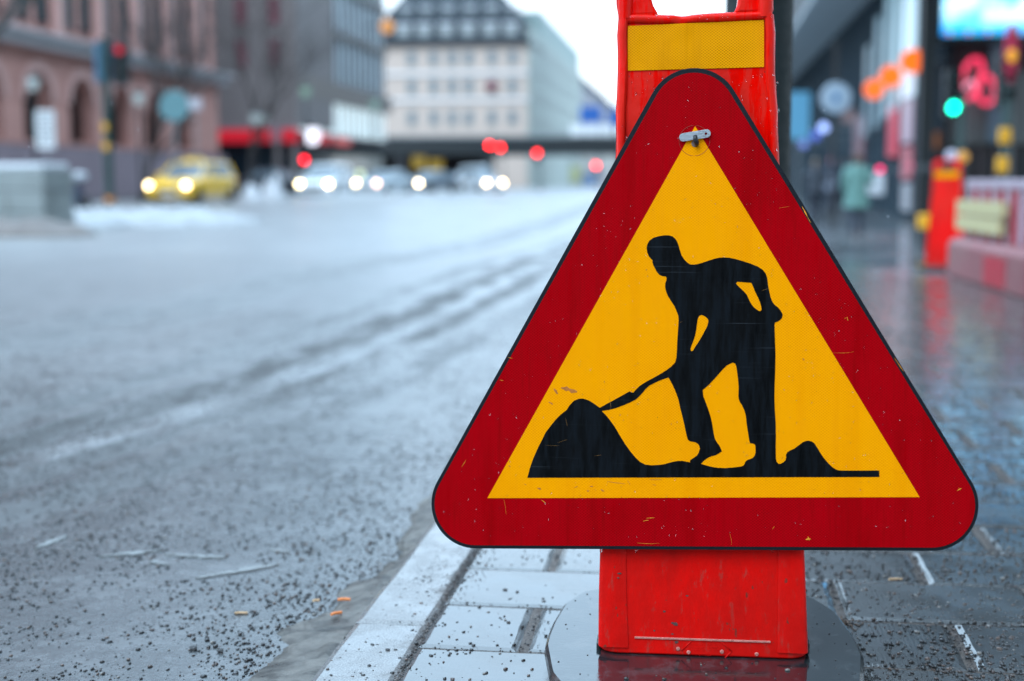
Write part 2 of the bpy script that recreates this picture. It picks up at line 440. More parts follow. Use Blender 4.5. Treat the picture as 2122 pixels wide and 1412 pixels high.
for row in range(-9, 38):
    u = PU0 + row * .27
    odd = row % 2 == 0                    # rows that start with a half slab
    cols = []
    x = PW0
    if odd: cols.append((x, half)); x = PW0 + .2
    while x < 2.44: cols.append((x, full)); x += .4
    for x, kinds in cols:
        vis = u > 2.0 and x < u * .232 and x + .4 > -.5
        if u < 1.7 and x < 2.5 and row < -3: pass
        o = mobj('paving_slab', random.choice(kinds), pave, loc=(x, u + .003, gz(u) + random.uniform(-.0015, .0008)))
        o.rotation_euler = (random.uniform(-.003, .003), random.uniform(-.003, .003), random.uniform(-.004, .004))
kme = [slab_mesh(.147, .995, 80 + i, m_kerb, .0022) for i in range(4)]
kerb = bpy.data.objects.new('kerb', None); COL.objects.link(kerb); kerb.rotation_euler = (0, 0, -YAW); tag(kerb, kind='structure')
for k in range(-3, 11):
    o = mobj('kerb_stone', kme[k % 4], kerb, loc=(-.647, 2.622 + k * 1.0, random.uniform(0, .002)))
    o.scale = (1, 1, 1.6); 
kb = MB(); us = [12.622 + 2 * i for i in range(10)] + [33, 36, 40, 46, 52, 60, 420]
kb.loft([[(-.647, u, gz(u) - .08), (-.647, u, gz(u)), (-.50, u, gz(u))] for u in us], cap=False, closed=False)
mobj('kerb_run', kb.mesh('kerb_run', m_kerb), kerb)

# gutter ice along the kerb
m = MB(); rings = []
us = np.concatenate([np.arange(1.6, 5, .009), np.arange(5, 13, .04)])
for u in us:
    wd = .085 + .085 * noise.noise((u * 1.7, 3.1, 0)) + .05 * noise.noise((u * 7, 1, 0)) + .022 * noise.noise((u * 26, 4, 0)) + .010 * noise.noise((u * 75, 6, 0)) + .05 * max(0, 1 - abs(u - 2.35) / .4)
    wd = max(.012, wd); ring = []
    for k in range(9):
        t = k / 8; w = -.646 - wd * t
        h = ROAD_DZ + .003 + (.022 * (1 - t) ** .8) * (1 + .35 * noise.noise((u * 7, w * 20, 5)) + .3 * noise.noise((u * 40, w * 60, 5))) - (.006 if k == 8 else 0)
        ring.append((w + (.008 * noise.noise((u * 15, w * 40, 9)) if k else 0), u, h + gz(u)))
    rings.append(ring)
m.loft(rings, cap=False, closed=False)
o = m.build('gutter_ice', m_ice, smooth=True, fix=False); o.rotation_euler = (0, 0, -YAW); tag(o, kind='stuff', label='grey ice frozen along the kerb in the gutter', cat='ice')

# sky glint on water in some column joints, painted as pale slivers
m = MB()
for (w, u0, u1) in ((.49, 3.15, 3.28), (.49, 2.76, 2.98), (.49, 4.2, 4.4), (.69, 4.5, 4.7), (.89, 4.9, 5.1), (.29, 4.85, 5.05), (.89, 5.6, 5.9), (.69, 5.85, 6.15), (.49, 6.5, 6.9), (.29, 5.5, 5.7)):
    ring = []
    for k in range(14):
        q = 2 * math.pi * k / 14; ring.append((w + .2 * 0 + .006 * math.cos(q) * (1 + .3 * random.random()) * .5 - .007, (u0 + u1) / 2 + (u1 - u0) / 2 * math.sin(q)))
    m.prism(ring, y0=.0012, y1=-.004, to=lambda a, b, y: (a, b, y), back=False)
n = NB('painted_glint'); n.set(color=(.07, .078, .088), rough=.7, spec=.1); n.bump(n.noise(90, 3), .3, .003)
o = m.build('joint_glint', n.m, smooth=30); o.rotation_euler = (0, 0, -YAW); tag(o, kind='stuff', label='pale slivers painted as sky glints in the joints between wet slabs', cat='ice')

# ------------------------------------------------------------------ grit: thousands of crushed stones
def rocks(centres, sizes, seed):
    r = np.random.default_rng(seed); n = len(centres)
    ico = np.array([(0, 0, 1), (.894, 0, .447), (.276, .851, .447), (-.724, .526, .447), (-.724, -.526, .447), (.276, -.851, .447),
                    (.724, .526, -.447), (-.276, .851, -.447), (-.894, 0, -.447), (-.276, -.851, -.447), (.724, -.526, -.447), (0, 0, -1)])
    fa = np.array([(0, 1, 2), (0, 2, 3), (0, 3, 4), (0, 4, 5), (0, 5, 1), (1, 6, 2), (2, 7, 3), (3, 8, 4), (4, 9, 5), (5, 10, 1), (2, 6, 7), (3, 7, 8), (4, 8, 9), (5, 9, 10), (1, 10, 6), (6, 11, 7), (7, 11, 8), (8, 11, 9), (9, 11, 10), (10, 11, 6)])
    v = ico[None] * r.uniform(.72, 1.25, (n, 12, 1)) * np.stack([r.uniform(.7, 1.35, n), r.uniform(.7, 1.35, n), r.uniform(.5, .85, n)], 1)[:, None]
    q = r.uniform(0, 2 * np.pi, n); cq, sq = np.cos(q)[:, None], np.sin(q)[:, None]
    x = v[..., 0] * cq - v[..., 1] * sq; y = v[..., 0] * sq + v[..., 1] * cq
    v = np.stack([x, y, v[..., 2]], -1) * np.asarray(sizes)[:, None, None] + np.asarray(centres)[:, None]
    f = (fa[None] + (np.arange(n) * 12)[:, None, None]).reshape(-1, 3)
    return v.reshape(-1, 3), f
def rock_obj(name, centres, sizes, seed, label, mat=None, parent=None):
    v, f = rocks(centres, sizes, seed)
    me = bpy.data.meshes.new(name); me.vertices.add(len(v)); me.vertices.foreach_set('co', v.astype(np.float32).ravel())
    me.loops.add(len(f) * 3); me.loops.foreach_set('vertex_index', f.astype(np.int32).ravel())
    me.polygons.add(len(f)); me.polygons.foreach_set('loop_start', np.arange(0, len(f) * 3, 3, dtype=np.int32)); me.polygons.foreach_set('loop_total', np.full(len(f), 3, np.int32))
    me.update(); me.validate(); me.materials.append(mat or m_grit)
    o = mobj(name, me, parent); o.rotation_euler = (0, 0, -YAW) if parent is None else (0, 0, 0)
    return tag(o, kind='stuff', label=label, cat='grit')
BW, BU = .02, 2.32                         # centre of the sign foot in the street frame
cs, sz = [], []
tries = 0
while len(cs) < 34000 and tries < 500000:  # on the road
    tries += 1
    u = 1.9 + 7.5 * random.random() ** 1.25; w = -.66 - random.random() * 2.9 * (u / 4) 
    if w < -.55 * u: continue
    d = .52 + .5 * noise.noise((w * 2.1, u * 1.1, 0)) + .5 * noise.noise((w * 7, u * 5, 3)) - .1
    tk = -1.85 - 1.3 * math.exp((2 - u) / 2)
    if abs(w - tk) < .2: d += .5
    if random.random() > d: continue
    s = .0012 + .0036 * random.random() ** 3
    cs.append((w, u, gz(u) + ROAD_DZ + s * .35 + (.014 * max(0, 1 - (-.66 - w) / .1) if w > -.76 else 0))); sz.append(s)
rock_obj('road_grit', cs, sz, 1, 'dark crushed grit scattered over the wet road')
cs, sz = [], []; tries = 0
while len(cs) < 30000 and tries < 600000:   # on the paving
    tries += 1
    u = 1.95 + 6.5 * random.random() ** 1.4; w = -.64 + random.random() * (2.7 * u / 5)
    if w > .26 * u + .15: continue
    if abs(w - BW) < .275 and u < 2.68: continue
    right = ss(-.1, .5, w)
    d = .24 + .66 * right + .42 * noise.noise((w * 2.6, u * 2.6, 7)) + .35 * noise.noise((w * 9, u * 9, 2))
    if abs(w + .50) < .06: d += .15
    if random.random() > d: continue
    s = .0007 + (.0034 + .0010 * right) * random.random() ** (4.2 - 2.0 * right)
    cs.append((w, u, gz(u) + s * .35)); sz.append(s)
for k in range(8500):                      # packed into the joint behind the kerb and between the slabs
    u = 1.9 + 3.6 * random.random(); kind = random.random()
    if kind < .45: w = -.50 + random.gauss(0, .008); 
    elif kind < .72:
        row = int((u - PU0) / .27 // 1); w = PW0 + (.2 if row % 2 == 0 else .4) + .4 * random.randint(0, 4) - .008 + random.gauss(0, .006)
    else: w = -.48 + 2 * random.random(); u = PU0 + .27 * round((u - PU0) / .27) + random.gauss(0, .004)
    if abs(w - BW) < .27 and u < 2.66: continue
    s = random.uniform(.0008, .0022); cs.append((w, u, gz(u) - .002 + s * .4)); sz.append(s)
for k in range(1500):                       # a spill of grit across the kerb
    w = random.gauss(-.545, .045); u = random.gauss(3.0, .16); s = random.uniform(.0008, .0024); cs.append((w, u, s * .4)); sz.append(s)
rock_obj('pavement_grit', cs, sz, 2, 'crushed stone grit scattered over the wet pavement')
cs, sz = [], []
for k in range(900):
    w = random.gauss(.235, .035); u = random.gauss(2.72, .022); s = random.uniform(.0012, .0030)
    h = .05 * math.exp(-((w - .22) / .05) ** 2 - ((u - 2.72) / .03) ** 2)
    cs.append((w, u, random.random() * h + s * .4)); sz.append(s)
rock_obj('grit_heap', cs, sz, 3, 'small heap of brown grit behind the right rear corner of the rubber foot', P('brown_grit', (.13, .085, .06), .6, .4, 300))
def big_stone(px, py, s, label, z0=ROAD_DZ):
    r = ray(px, py); k = (CAM_H - z0) / -r.z; p = Vector((0, 0, CAM_H)) + r * k
    v, f = rocks([(0, 0, s * .45)], [s], int(px)); m = MB(); m.add([tuple(q) for q in v], [tuple(q) for q in f])
    o = m.build('stone', P('dark_stone', (.02, .02, .022), .3, .4, 80, bump=.5, bscale=200)); o.location = p
    tag(o, label, 'stone', 'loose stones on the road')
big_stone(402, 1347, .0085, 'rounder of the two dark stones lying on the wet road at lower left')
big_stone(456, 1352, .0075, 'small angular dark stone on the road, nearer the kerb of the two')
big_stone(804, 1350, .0055, 'dark reddish stone beside the joint behind the kerb', 0)
def scrap(px, py, ang, l, w, mat, name, label, z0, cat):
    r = ray(px, py); k = (CAM_H - z0) / -r.z; p = Vector((0, 0, CAM_H)) + r * k
    m = MB(); m.tube([(-l / 2, 0, w * .5), (-l * .1, w * .15, w * .6), (l / 2, -w * .1, w * .5)], [w * .42, w * .5, w * .46], 8)
    o = m.build(name, mat, smooth=40); o.location = p; o.rotation_euler = (0, 0, ang); tag(o, label, cat, 'scraps of litter in the gutter')
scrap(713, 1246, .15, .026, .007, m_orange_bit, 'cigarette_butt', 'orange cigarette butt lying in the gutter ice, upper one', -.012, 'litter')
scrap(697, 1275, .7, .024, .007, m_orange_bit, 'cigarette_butt', 'orange cigarette butt tilted against the kerb, lower one', -.012, 'litter')
scrap(655, 1248, .4, .014, .006, m_tan, 'cigarette_butt', 'short brown cigarette butt left of the orange ones', -.02, 'litter')
scrap(1855, 1203, .1, .030, .005, m_tan, 'wood_chip', 'pale wood chip on the dark wet slabs right of the stand', 0, 'litter')
scrap(500, 1273, .1, .026, .005, m_tan, 'twig', 'small brown twig on the wet road', ROAD_DZ, 'litter')
# pale slush scraps on the near road
def scrap_sheet(px0, py0, px1, py1, wid, seed):
    def g(px, py):
        r = ray(px, py); k = (CAM_H - ROAD_DZ) / -r.z; p = Vector((0, 0, CAM_H)) + r * k; return Vector((p.dot(sR), p.dot(sD)))
    a, b = g(px0, py0), g(px1, py1); d = (b - a); nrm = Vector((-d.y, d.x)).normalized(); out = []
    for s in (1, -1):
        for k in range(15):
            t = k / 14 if s == 1 else 1 - k / 14
            ww = wid * (math.sin(math.pi * t) ** .6) * (.55 + 1.5 * noise.noise((t * 9, seed * 1.7, s * 3.1)) + .5 * random.random())
            q = a + d * t + nrm * s * ww * .5; out.append((q.x, q.y))
    return out
m = MB()
for i, a in enumerate(((405, 1200, 575, 1172, .030), (340, 1150, 470, 1158, .022), (205, 1155, 340, 1142, .020), (70, 1140, 140, 1112, .028), (310, 1165, 350, 1172, .02), (560, 1140, 600, 1146, .016))):
    m.prism(scrap_sheet(*a[:4], a[4], i), y0=ROAD_DZ + .0035, y1=ROAD_DZ - .002, to=lambda a, b, y: (a, b, y), back=False)
n = NB('slush_scrap'); n.set(color=(.20, .21, .21), rough=.6); n.bump(n.noise(80, 4), .7, .006)
o = m.build('slush_scraps', n.m, smooth=30); o.rotation_euler = (0, 0, -YAW); tag(o, kind='stuff', label='flat pale scraps of slush on the near road', cat='slush')
# ------------------------------------------------------------------ the roadworks sign
T_, B_ = R(6), R(-6)
sN = Vector((math.sin(B_) * math.cos(T_), -math.cos(B_) * math.cos(T_), math.sin(T_)))
sX = Vector((math.cos(B_), math.sin(B_), 0)); sZ = sX.cross(-sN).normalized()
S0 = Vector((.3147, 2.36, .588))
sign = bpy.data.objects.new('road_sign', None); COL.objects.link(sign)
sign.matrix_world = Matrix.Translation(S0) @ Matrix((sX, -sN, sZ)).transposed().to_4x4()
tag(sign, 'red and yellow triangular roadworks sign showing a digging worker, clipped to the near red stand', 'road sign')
CAMP = Vector((0, 0, CAM_H))
def L(px, py, off=0):                     # photo point -> sign plane coordinates
    r = ray(px, py); p0 = S0 + sN * off; k = (p0 - CAMP).dot(sN) / r.dot(sN); p = CAMP + r * k - S0
    return (p.dot(sX), p.dot(sZ))
def LL(pts, z=None):
    ox, oy, s = z or (0, 0, 1); return [L(ox + x / s, oy + y / s) for x, y in pts]
def rounded_tri(rads, seg=20):
    cs = [Vector(L(985, 1045)), Vector(L(1930, 1047)), Vector(L(1437, 238))]
    out = []
    for i, (c, rd) in enumerate(zip(cs, rads)):
        d0 = (c - cs[i - 1]).normalized(); d1 = (cs[(i + 1) % 3] - c).normalized()
        a0 = math.atan2(-d0.x, d0.y); a1 = math.atan2(-d1.x, d1.y)
        a0 = math.atan2(d0.x * -1, d0.y); n0 = (d0.y, -d0.x); n1 = (d1.y, -d1.x)
        a0 = math.atan2(n0[1], n0[0]); a1 = math.atan2(n1[1], n1[0])
        while a1 < a0: a1 += 2 * math.pi
        for k in range(seg + 1):
            q = a0 + (a1 - a0) * k / seg; out.append((c.x + rd * math.cos(q), c.y + rd * math.sin(q)))
    return out
Rb = (Vector(L(985, 1137)) - Vector(L(985, 1045))).length
outer = rounded_tri([Rb, Rb, Rb * 1.03])
MB().prism(outer, y0=.0, y1=.014).build('sign_panel', m_rim, sign, bevel=.0015)
ri = Rb - .0056
MB().prism(rounded_tri([ri, ri, ri]), y0=-.0006, y1=.0, back=False).build('red_border', m_red, sign)
MB().prism(LL([(1440.5, 262), (1010, 1032.5), (1905.5, 1030.5)]), y0=-.0011, y1=-.0005, back=False).build('yellow_field', m_yellow, sign)
Z1 = (1060, 460, 2.3537); Z2 = (1300, 460, 4.7075); Z3 = (1300, 740, 4.7075)
body = [(78,1248),(90,1200),(108,1150),(130,1100),(150,1062),(165,1030),(178,1012),(215,965),(240,940),(268,918),(285,893),(305,872),(328,863),(350,862),(375,870),(400,885),(430,907),
 (470,885),(520,858),(575,827),(583,830),(594,833),(605,820),(625,800),(650,784),(690,762),(730,740),(755,724),(780,705),(798,686),(804,665),(806,640),(808,590),(812,530),(815,480),(814,462),(810,448),(795,412),(775,382),(762,360),(753,338),(749,318),
 (750,300),(755,285),(757,276),(752,267),(735,265),(720,258),(710,246),(700,228),(690,208),(687,196),(688,188),(680,180),(670,168),(662,150),(659,128),(662,110),(672,93),(690,79),(715,71),(745,66),(765,66),(785,71),(798,82),(808,97),(816,120),(822,143),(830,165),(843,185),(857,199),(870,207),(885,209),(905,207),(930,200),(960,190),(990,180),(1015,175),(1035,174),
 (1060,175),(1090,181),(1125,191),(1160,202),(1200,218),(1225,234),(1240,253),(1247,275),(1251,310),(1257,340),(1263,368),(1272,390),(1282,404),(1300,418),(1314,435),(1322,452),(1320,466),(1311,478),(1298,486),(1285,491),(1282,500),(1284,560),(1287,640),(1286,720),(1283,790),(1282,860),(1284,920),(1288,980),(1289,1050),(1288,1120),(1289,1155),
 (1293,1170),(1302,1180),(1312,1180),(1325,1173),(1336,1163),(1339,1150),(1338,1136),(1345,1124),(1358,1115),(1380,1105),(1400,1090),(1420,1075),(1434,1069),(1450,1067),(1466,1072),(1478,1082),(1490,1100),(1503,1122),(1520,1148),(1545,1178),(1565,1197),(1582,1208),(1598,1212),(1615,1213),(1793,1213),(1793,1244)]
hA = [(440,922),(465,948),(490,980),(510,1010),(530,1045),(555,1085),(580,1120),(605,1150),(628,1171),(652,1184),(680,1187),(710,1186),(740,1183),(780,1172),(810,1166),(835,1166),(870,1173),(871,1162),(890,1150),(904,1140),(912,1128),(919,1106),(916,1093),(909,1082),(897,1075),(883,1072),(869,1070),(860,1062),(855,1048),(845,1000),(835,955),(822,905),(815,870),(803,835),(788,800),(775,775),(765,759),(740,767),(700,784),(672,799),(655,814),(640,832),(622,852),(605,867),(580,880),(550,893),(510,908),(475,917)]
hB = [(735,322),(740,380),(755,420),(772,465),(787,505),(802,550),(815,595),(826,645),(835,700),(842,750),(855,800),(875,835),(895,860),(908,885),(922,920),(895,938),(860,958),(820,968),(790,981),(755,1004),(718,1042),(760,1055),(800,1066),(830,1073),(880,1080),(950,1084),(1020,1079),(1070,1073),(1110,1068),(1130,1060),(1143,1045),(1150,1024),(1170,1005),(1200,995),(1225,982),(1242,962),(1250,930),(1250,885),(1247,860),(1237,848),(1215,843),(1198,840),(1190,820),(1183,780),(1173,715),(1163,645),(1155,570),(1140,518),(1118,470),(1098,440),(1086,410),(1083,380),(1086,300),(1080,220),(1070,140),(1060,85),(1050,63),(1030,55),(1005,64),(970,82),(935,115),(900,155),(850,212),(800,266),(765,297)]
hC = [(720,908),(745,915),(770,932),(785,948),(791,965),(788,985),(778,1020),(755,1065),(725,1120),(695,1170),(665,1215),(645,1248),(637,1258),(626,1261),(617,1253),(616,1238),(622,1215),(640,1170),(660,1110),(672,1050),(680,990),(687,945),(700,918)]
hD = [(1065,590),(1075,585),(1100,586),(1140,590),(1210,595),(1225,630),(1245,680),(1270,730),(1290,775),(1303,815),(1309,850),(1306,865),(1296,871),(1282,869),(1262,857),(1235,835),(1212,807),(1190,768),(1165,712),(1140,683),(1105,650),(1070,615),(1060,603)]
MB().prism(LL(body, Z1), [LL(hA, Z1), LL(hB, Z3), LL(hC, Z2), LL(hD, Z2)], y0=-.0016, y1=-.001, back=False).build('worker_pictogram', m_black, sign)
# the turn clip that holds the sign and the hook through it
cA, cB = Vector(L(1416, 286)), Vector(L(1464, 278)); d = (cB - cA).normalized(); nn = Vector((-d.y, d.x)); rr = .0068
oc = []
for c, s in ((cB, 0), (cA, math.pi)):
    for k in range(13):
        q = -math.pi / 2 + math.pi * k / 12 + s; v = d * math.cos(q) + nn * math.sin(q); oc.append(tuple(c + v * rr))
hc = cB - d * .001; hole = [(hc.x + .0022 * math.cos(2 * math.pi * k / 10), hc.y + .0022 * math.sin(2 * math.pi * k / 10)) for k in range(10)]
MB().prism(oc, [hole], y0=-.0065, y1=-.004).build('turn_clip', m_galv, sign, bevel=.0005)
kx, kz = L(1441, 292)
o = MB().tube([(kx - .001, -.012, kz + .007), (kx, -.0135, kz), (kx + .002, -.010, kz - .005), (kx + .002, .004, kz - .008)], [.0034, .0042, .0042, .0034], 8).build('clip_hook', m_iron, sign, smooth=True)
wx, wz_ = L(1440, 298)
MB().lathe([(.0001, -.0022), (.0058, -.0022), (.0058, -.001)], 16, (wx, 0, wz_), 'y').build('hook_hole', P('hole_rim', (.16, .12, .11), .5, .3, 200), sign)
# round clear patch round the hook: a faint raised ring
m = MB(); ring = []
for k in range(41):
    q = 2 * math.pi * k / 40; cx, cz = L(1439, 292); ring.append((cx + .0255 * math.cos(q), -.0012, cz + .0255 * math.sin(q)))
m.tube(ring, .00035, 5).build('patch_edge', P('patch_edge', (.32, .02, .012), .4), sign, smooth=True)
# chips and scratches where the film has come off
m = MB()
def scratch(x0, y0, x1, y1, w, bend=0):
    a, b = Vector(L(x0, y0)), Vector(L(x1, y1)); d = b - a; nrm = Vector((-d.y, d.x)).normalized(); out = []
    for s in (1, -1):
        for k in range(7):
            t = k / 6 if s == 1 else 1 - k / 6
            q = a + d * t + nrm * (bend * math.sin(math.pi * t) + s * w * .36 * (.25 + random.random() * math.sin(math.pi * t))); out.append(tuple(q))
    m.prism(out, y0=-.00125, y1=None, back=False)
for a in ((1662, 428, 1673, 450, .0028), (1671, 446, 1680, 462, .0014), (1053, 741, 1062, 743, .0013), (1036, 788, 1044, 789, .0012), (1755, 657, 1757, 665, .0016), (1750, 660, 1754, 659, .001), (1983, 1017, 1992, 1012, .0022), (1986, 1011, 1990, 1016, .0012), (1669, 1118, 1680, 1117, .004), (1674, 1112, 1677, 1120, .0022),
          (1600, 1097, 1605, 1091, .001), (1044, 1033, 1049, 1066, .0006, .0005), (1122, 1036, 1131, 1043, .0016), (1333, 1080, 1344, 1078, .0016), (1339, 1074, 1356, 1073, .0012), (1320, 1125, 1366, 1126, .0008, -.001), (1728, 731, 1770, 729, .0006, -.0015), (1512, 1105, 1516, 1130, .0005, .001), (1614, 432, 1636, 428, .0005), (1853, 742, 1872, 770, .0012), (957, 968, 966, 953, .001)):
    scratch(*a)
tag(m.build('scratches', P('bared_yellow', (.85, .30, .01), .5, .3, 300), sign), kind='stuff')
m = MB()
m_scr = m
for a in ((1172, 866, 1176, 884, .0006), (1155, 918, 1176, 911, .0005), (1130, 923, 1160, 924, .0004), (1232, 945, 1246, 943, .0006), (1578, 603, 1592, 598, .0005), (1262, 822, 1266, 850, .0007, .001), (1407, 670, 1415, 666, .0004)):
    m = m_scr; 
    scratch(*a)
o = m_scr.build('film_scratches', P('film_scratch', (.28, .13, .02), .5, .3, 300), sign); o.location = (0, -.0006, 0); tag(o, kind='stuff')
m = MB()
for a in ((1163, 804, 1196, 812, .012), (1148, 805, 1156, 817, .006), (1137, 833, 1146, 838, .004), (1114, 1011, 1121, 1014, .0055), (1222, 1008, 1229, 1008, .003), (1216, 1017, 1221, 1018, .0035), (1245, 1015, 1252, 1018, .004), (1258, 998, 1296, 1003, .0018), (1300, 996, 1306, 1004, .0012), (1345, 994, 1372, 994, .0014), (1352, 1004, 1360, 1006, .001), (1663, 743, 1667, 747, .0035), (1339, 558, 1340, 561, .0025), (1054, 965, 1058, 968, .0028), (1086, 1003, 1091, 1005, .002), (1190, 1011, 1197, 1008, .0016)):
    scratch(*a)
o = m.build('stains', P('brown_stain', (.42, .13, .01), .6, .5, 260), sign); o.location = (0, -.0001, 0); tag(o, kind='stuff')

# raindrops on the sheeting
def drops(name, n, inside, place, parent, smin, smax, y=-.0012):
    m = MB(); k = 0; tries = 0
    while k < n and tries < n * 20:
        tries += 1; a, b = place()
        if not inside(a, b): continue
        s = smin + (smax - smin) * random.random() ** 3; e = random.uniform(.8, 1.6); rings = []
        for i in range(4):
            t = i / 3 * math.pi / 2; rr_, h = s * math.cos(t), s * .22 * math.sin(t)
            rings.append([(a + (rr_ + 1e-5) * math.cos(q) * (1 - .25 * max(0, math.sin(q))), y - h, b + (rr_ + 1e-5) * math.sin(q) * e * (1.25 if math.sin(q) > 0 else .9)) for q in [2 * math.pi * j / 8 for j in range(8)]])
        m.loft(rings, cap=True); k += 1
    return tag(m.build(name, m_water, parent, smooth=True), kind='stuff')
tv = [Vector(L(985, 1045)), Vector(L(1930, 1047)), Vector(L(1437, 238))]
def in_tri(a, b):
    p = Vector((a, b)); ok = True
    for i in range(3):
        e = tv[(i + 1) % 3] - tv[i]; v = p - tv[i]
        if (e.x * v.y - e.y * v.x) / e.length < -.055: return False
    return True
drops('raindrops', 800, in_tri, lambda: (random.uniform(-.48, .48), random.uniform(-.40, .45)), sign, .0003, .0012)
# drips hanging from the lower edge
m = MB()
for px in (1931, 1245, 1318, 1601):
    a, b = L(px, 1139); m.ell((a, .004, b - .002), (.0022, .0022, .0042), 8, 6)
tag(m.build('hanging_drops', m_water, sign, smooth=True), kind='stuff')

# ------------------------------------------------------------------ red plastic stand on its rubber foot
FOOT_H = .052
SB = Vector(sX)                          # stand keeps the yaw of the sign
def build_stand(detail=True):
    root = bpy.data.objects.new('barrier_stand', None); COL.objects.link(root)
    # local frame: x right, y back, z up from the ground; the front face leans back 6 degrees
    def V(px, py, off=.022):              # photo point on the stand's front plane -> local
        r = ray(px, py); p0 = S0 - sN * off; k = (p0 - CAMP).dot(sN) / r.dot(sN); p = CAMP + r * k
        return (p.dot(sX) - SX0, p.z)
    p0 = S0 - sN * .022
    global SX0, SY0
    SX0 = S0.dot(sX) + (V0(1457, 1365)); back = Vector((-sX.y, sX.x, 0))
    def fy(z): return (p0.z - z) * -math.tan(T_)       # front plane, y at height z (relative)
    SY0 = p0.dot(back)
    return root, V, fy, back
def V0(px, py):
    r = ray(px, py); p0 = S0 - sN * .022; k = (p0 - CAMP).dot(sN) / r.dot(sN); p = CAMP + r * k; return p.dot(sX) - S0.dot(sX)
SX0 = 0; SY0 = 0
stand, V, fy, sBk = build_stand()
stand.matrix_world = Matrix.Translation(sX * SX0 + sBk * SY0) @ Matrix((sX, sBk, Vector((0, 0, 1)))).transposed().to_4x4()
tag(stand, 'tall red plastic stand in front, on a black rubber foot, carrying the triangular sign', 'stand', 'red plastic sign stands')
ztop = V(1443, 44)[1]
def edge(z, side):
    tab = [(1365, 1240.5, 1675), (1250, 1241, 1671), (1150, 1244, 1667), (900, 1252, 1652), (600, 1264, 1633), (400, 1273, 1618), (340, 1275, 1615), (200, 1279, 1609), (100, 1281, 1606), (60, 1282, 1604), (-60, 1284, 1602), (-200, 1286, 1600)]
    pts = sorted((V(1450, y)[1], V(l, y)[0], V(r, y)[0]) for y, l, r in tab)
    return float(np.interp(z, [p[0] for p in pts], [p[1 + side] for p in pts]))
def depth(z): return float(np.interp(z, [.05, .3, 1.15], [.20, .175, .075]))
def ring(z, n=7, rc=.03, inset=0):
    x0, x1 = edge(z, 0) + inset, edge(z, 1) - inset; y0 = fy(z) + inset; y1 = y0 + depth(z) - inset; rc = min(rc, (y1 - y0) * .45); out = []
    for cx, cy, a0 in ((x1 - rc, y0 + rc, -90), (x1 - rc, y1 - rc, 0), (x0 + rc, y1 - rc, 90), (x0 + rc, y0 + rc, 180)):
        for k in range(n):
            a = R(a0 + 90 * k / (n - 1)); out.append((cx + rc * math.cos(a), cy + rc * math.sin(a), z))
    return out
zs = [FOOT_H + .001, FOOT_H + .01, .1, .18, .26, .35, .5, .65, .8, .9, 1.0, ztop]
def wavy(r):
    out = []
    for x, y, z in r:
        s = .0022 * noise.noise((x * 9, z * 14, 1)) if z > .7 else 0
        out.append((x + s, y, z))
    return out
MB().loft([wavy(ring(z, rc=.034 if z < .4 else .022)) for z in zs]).build('stand_body', m_plastic, stand, smooth=35, bevel=.003)
# raised edges at both sides of the face, bulging and a little battered
for sgn, (pa, pb) in ((0, ((1284, 1304), (1243, 1311))), (1, ((1602, 1583), (1668, 1598)))):
    rings = []
    for i in range(34):
        t = i / 33; z = FOOT_H + .012 + (ztop + .010 - FOOT_H - .012) * t
        xo = edge(z, sgn); inner = .0165 + (.052 - .0165) * max(0, 1 - (z - .05) / .85) ** 1.1
        s = 1 if sgn == 0 else -1
        if z > .7: xo += s * .003 * noise.noise((3 + sgn, z * 16, 0)) + (s * -.004 * math.exp(-((z - 1.10) / .012) ** 2) if sgn == 0 else 0)
        xi = xo + s * inner; y0 = fy(z); pr = .0035 + .0055 * ss(.5, .9, z)
        rings.append([(xo + s * .0005, y0 + .022, z), (xo - s * .0008, y0 + .006, z), (xo + s * .002, y0 - pr * .5, z), (xo + s * .006, y0 - pr, z), (xi - s * .004, y0 - pr, z), (xi - s * .001, y0 - pr * .6, z), (xi, y0 + .002, z), (xi, y0 + .01, z)])
    MB().loft(rings).build('edge_rib', m_plastic, stand, smooth=50)
# ridge over the reflector, dented in the middle
def ridge_z(px):
    return float(np.interp(px, [1283, 1310, 1360, 1395, 1408, 1420, 1440, 1470, 1530, 1604], [28.5, 28.5, 29.5, 31, 33.5, 33, 29.5, 27, 24.5, 22]))
rings = []
for i in range(41):
    px = 1288 + (1598 - 1288) * i / 40; yt = ridge_z(px); dent = math.exp(-((px - 1412) / 16) ** 2)
    x, zt = V(px, yt); _, zb = V(px, float(np.interp(px, [1290, 1412, 1600], [49, 50.5, 40.5])))
    y0 = fy(zt); pr = .008 - .006 * dent; zm = (zt + zb) / 2; hh = (zt - zb) / 2
    rings.append([(x, y0 + .06, zt - .002), (x, y0 + .004, zt), (x, y0 - pr * .7, zt - .003), (x, y0 - pr, zm + hh * .3), (x, y0 - pr, zm - hh * .4), (x, y0 - pr * .6, zb + .001), (x, y0 + .003, zb), (x, y0 + .06, zb)])
MB().loft(rings).build('top_ridge', m_plastic, stand, smooth=50)
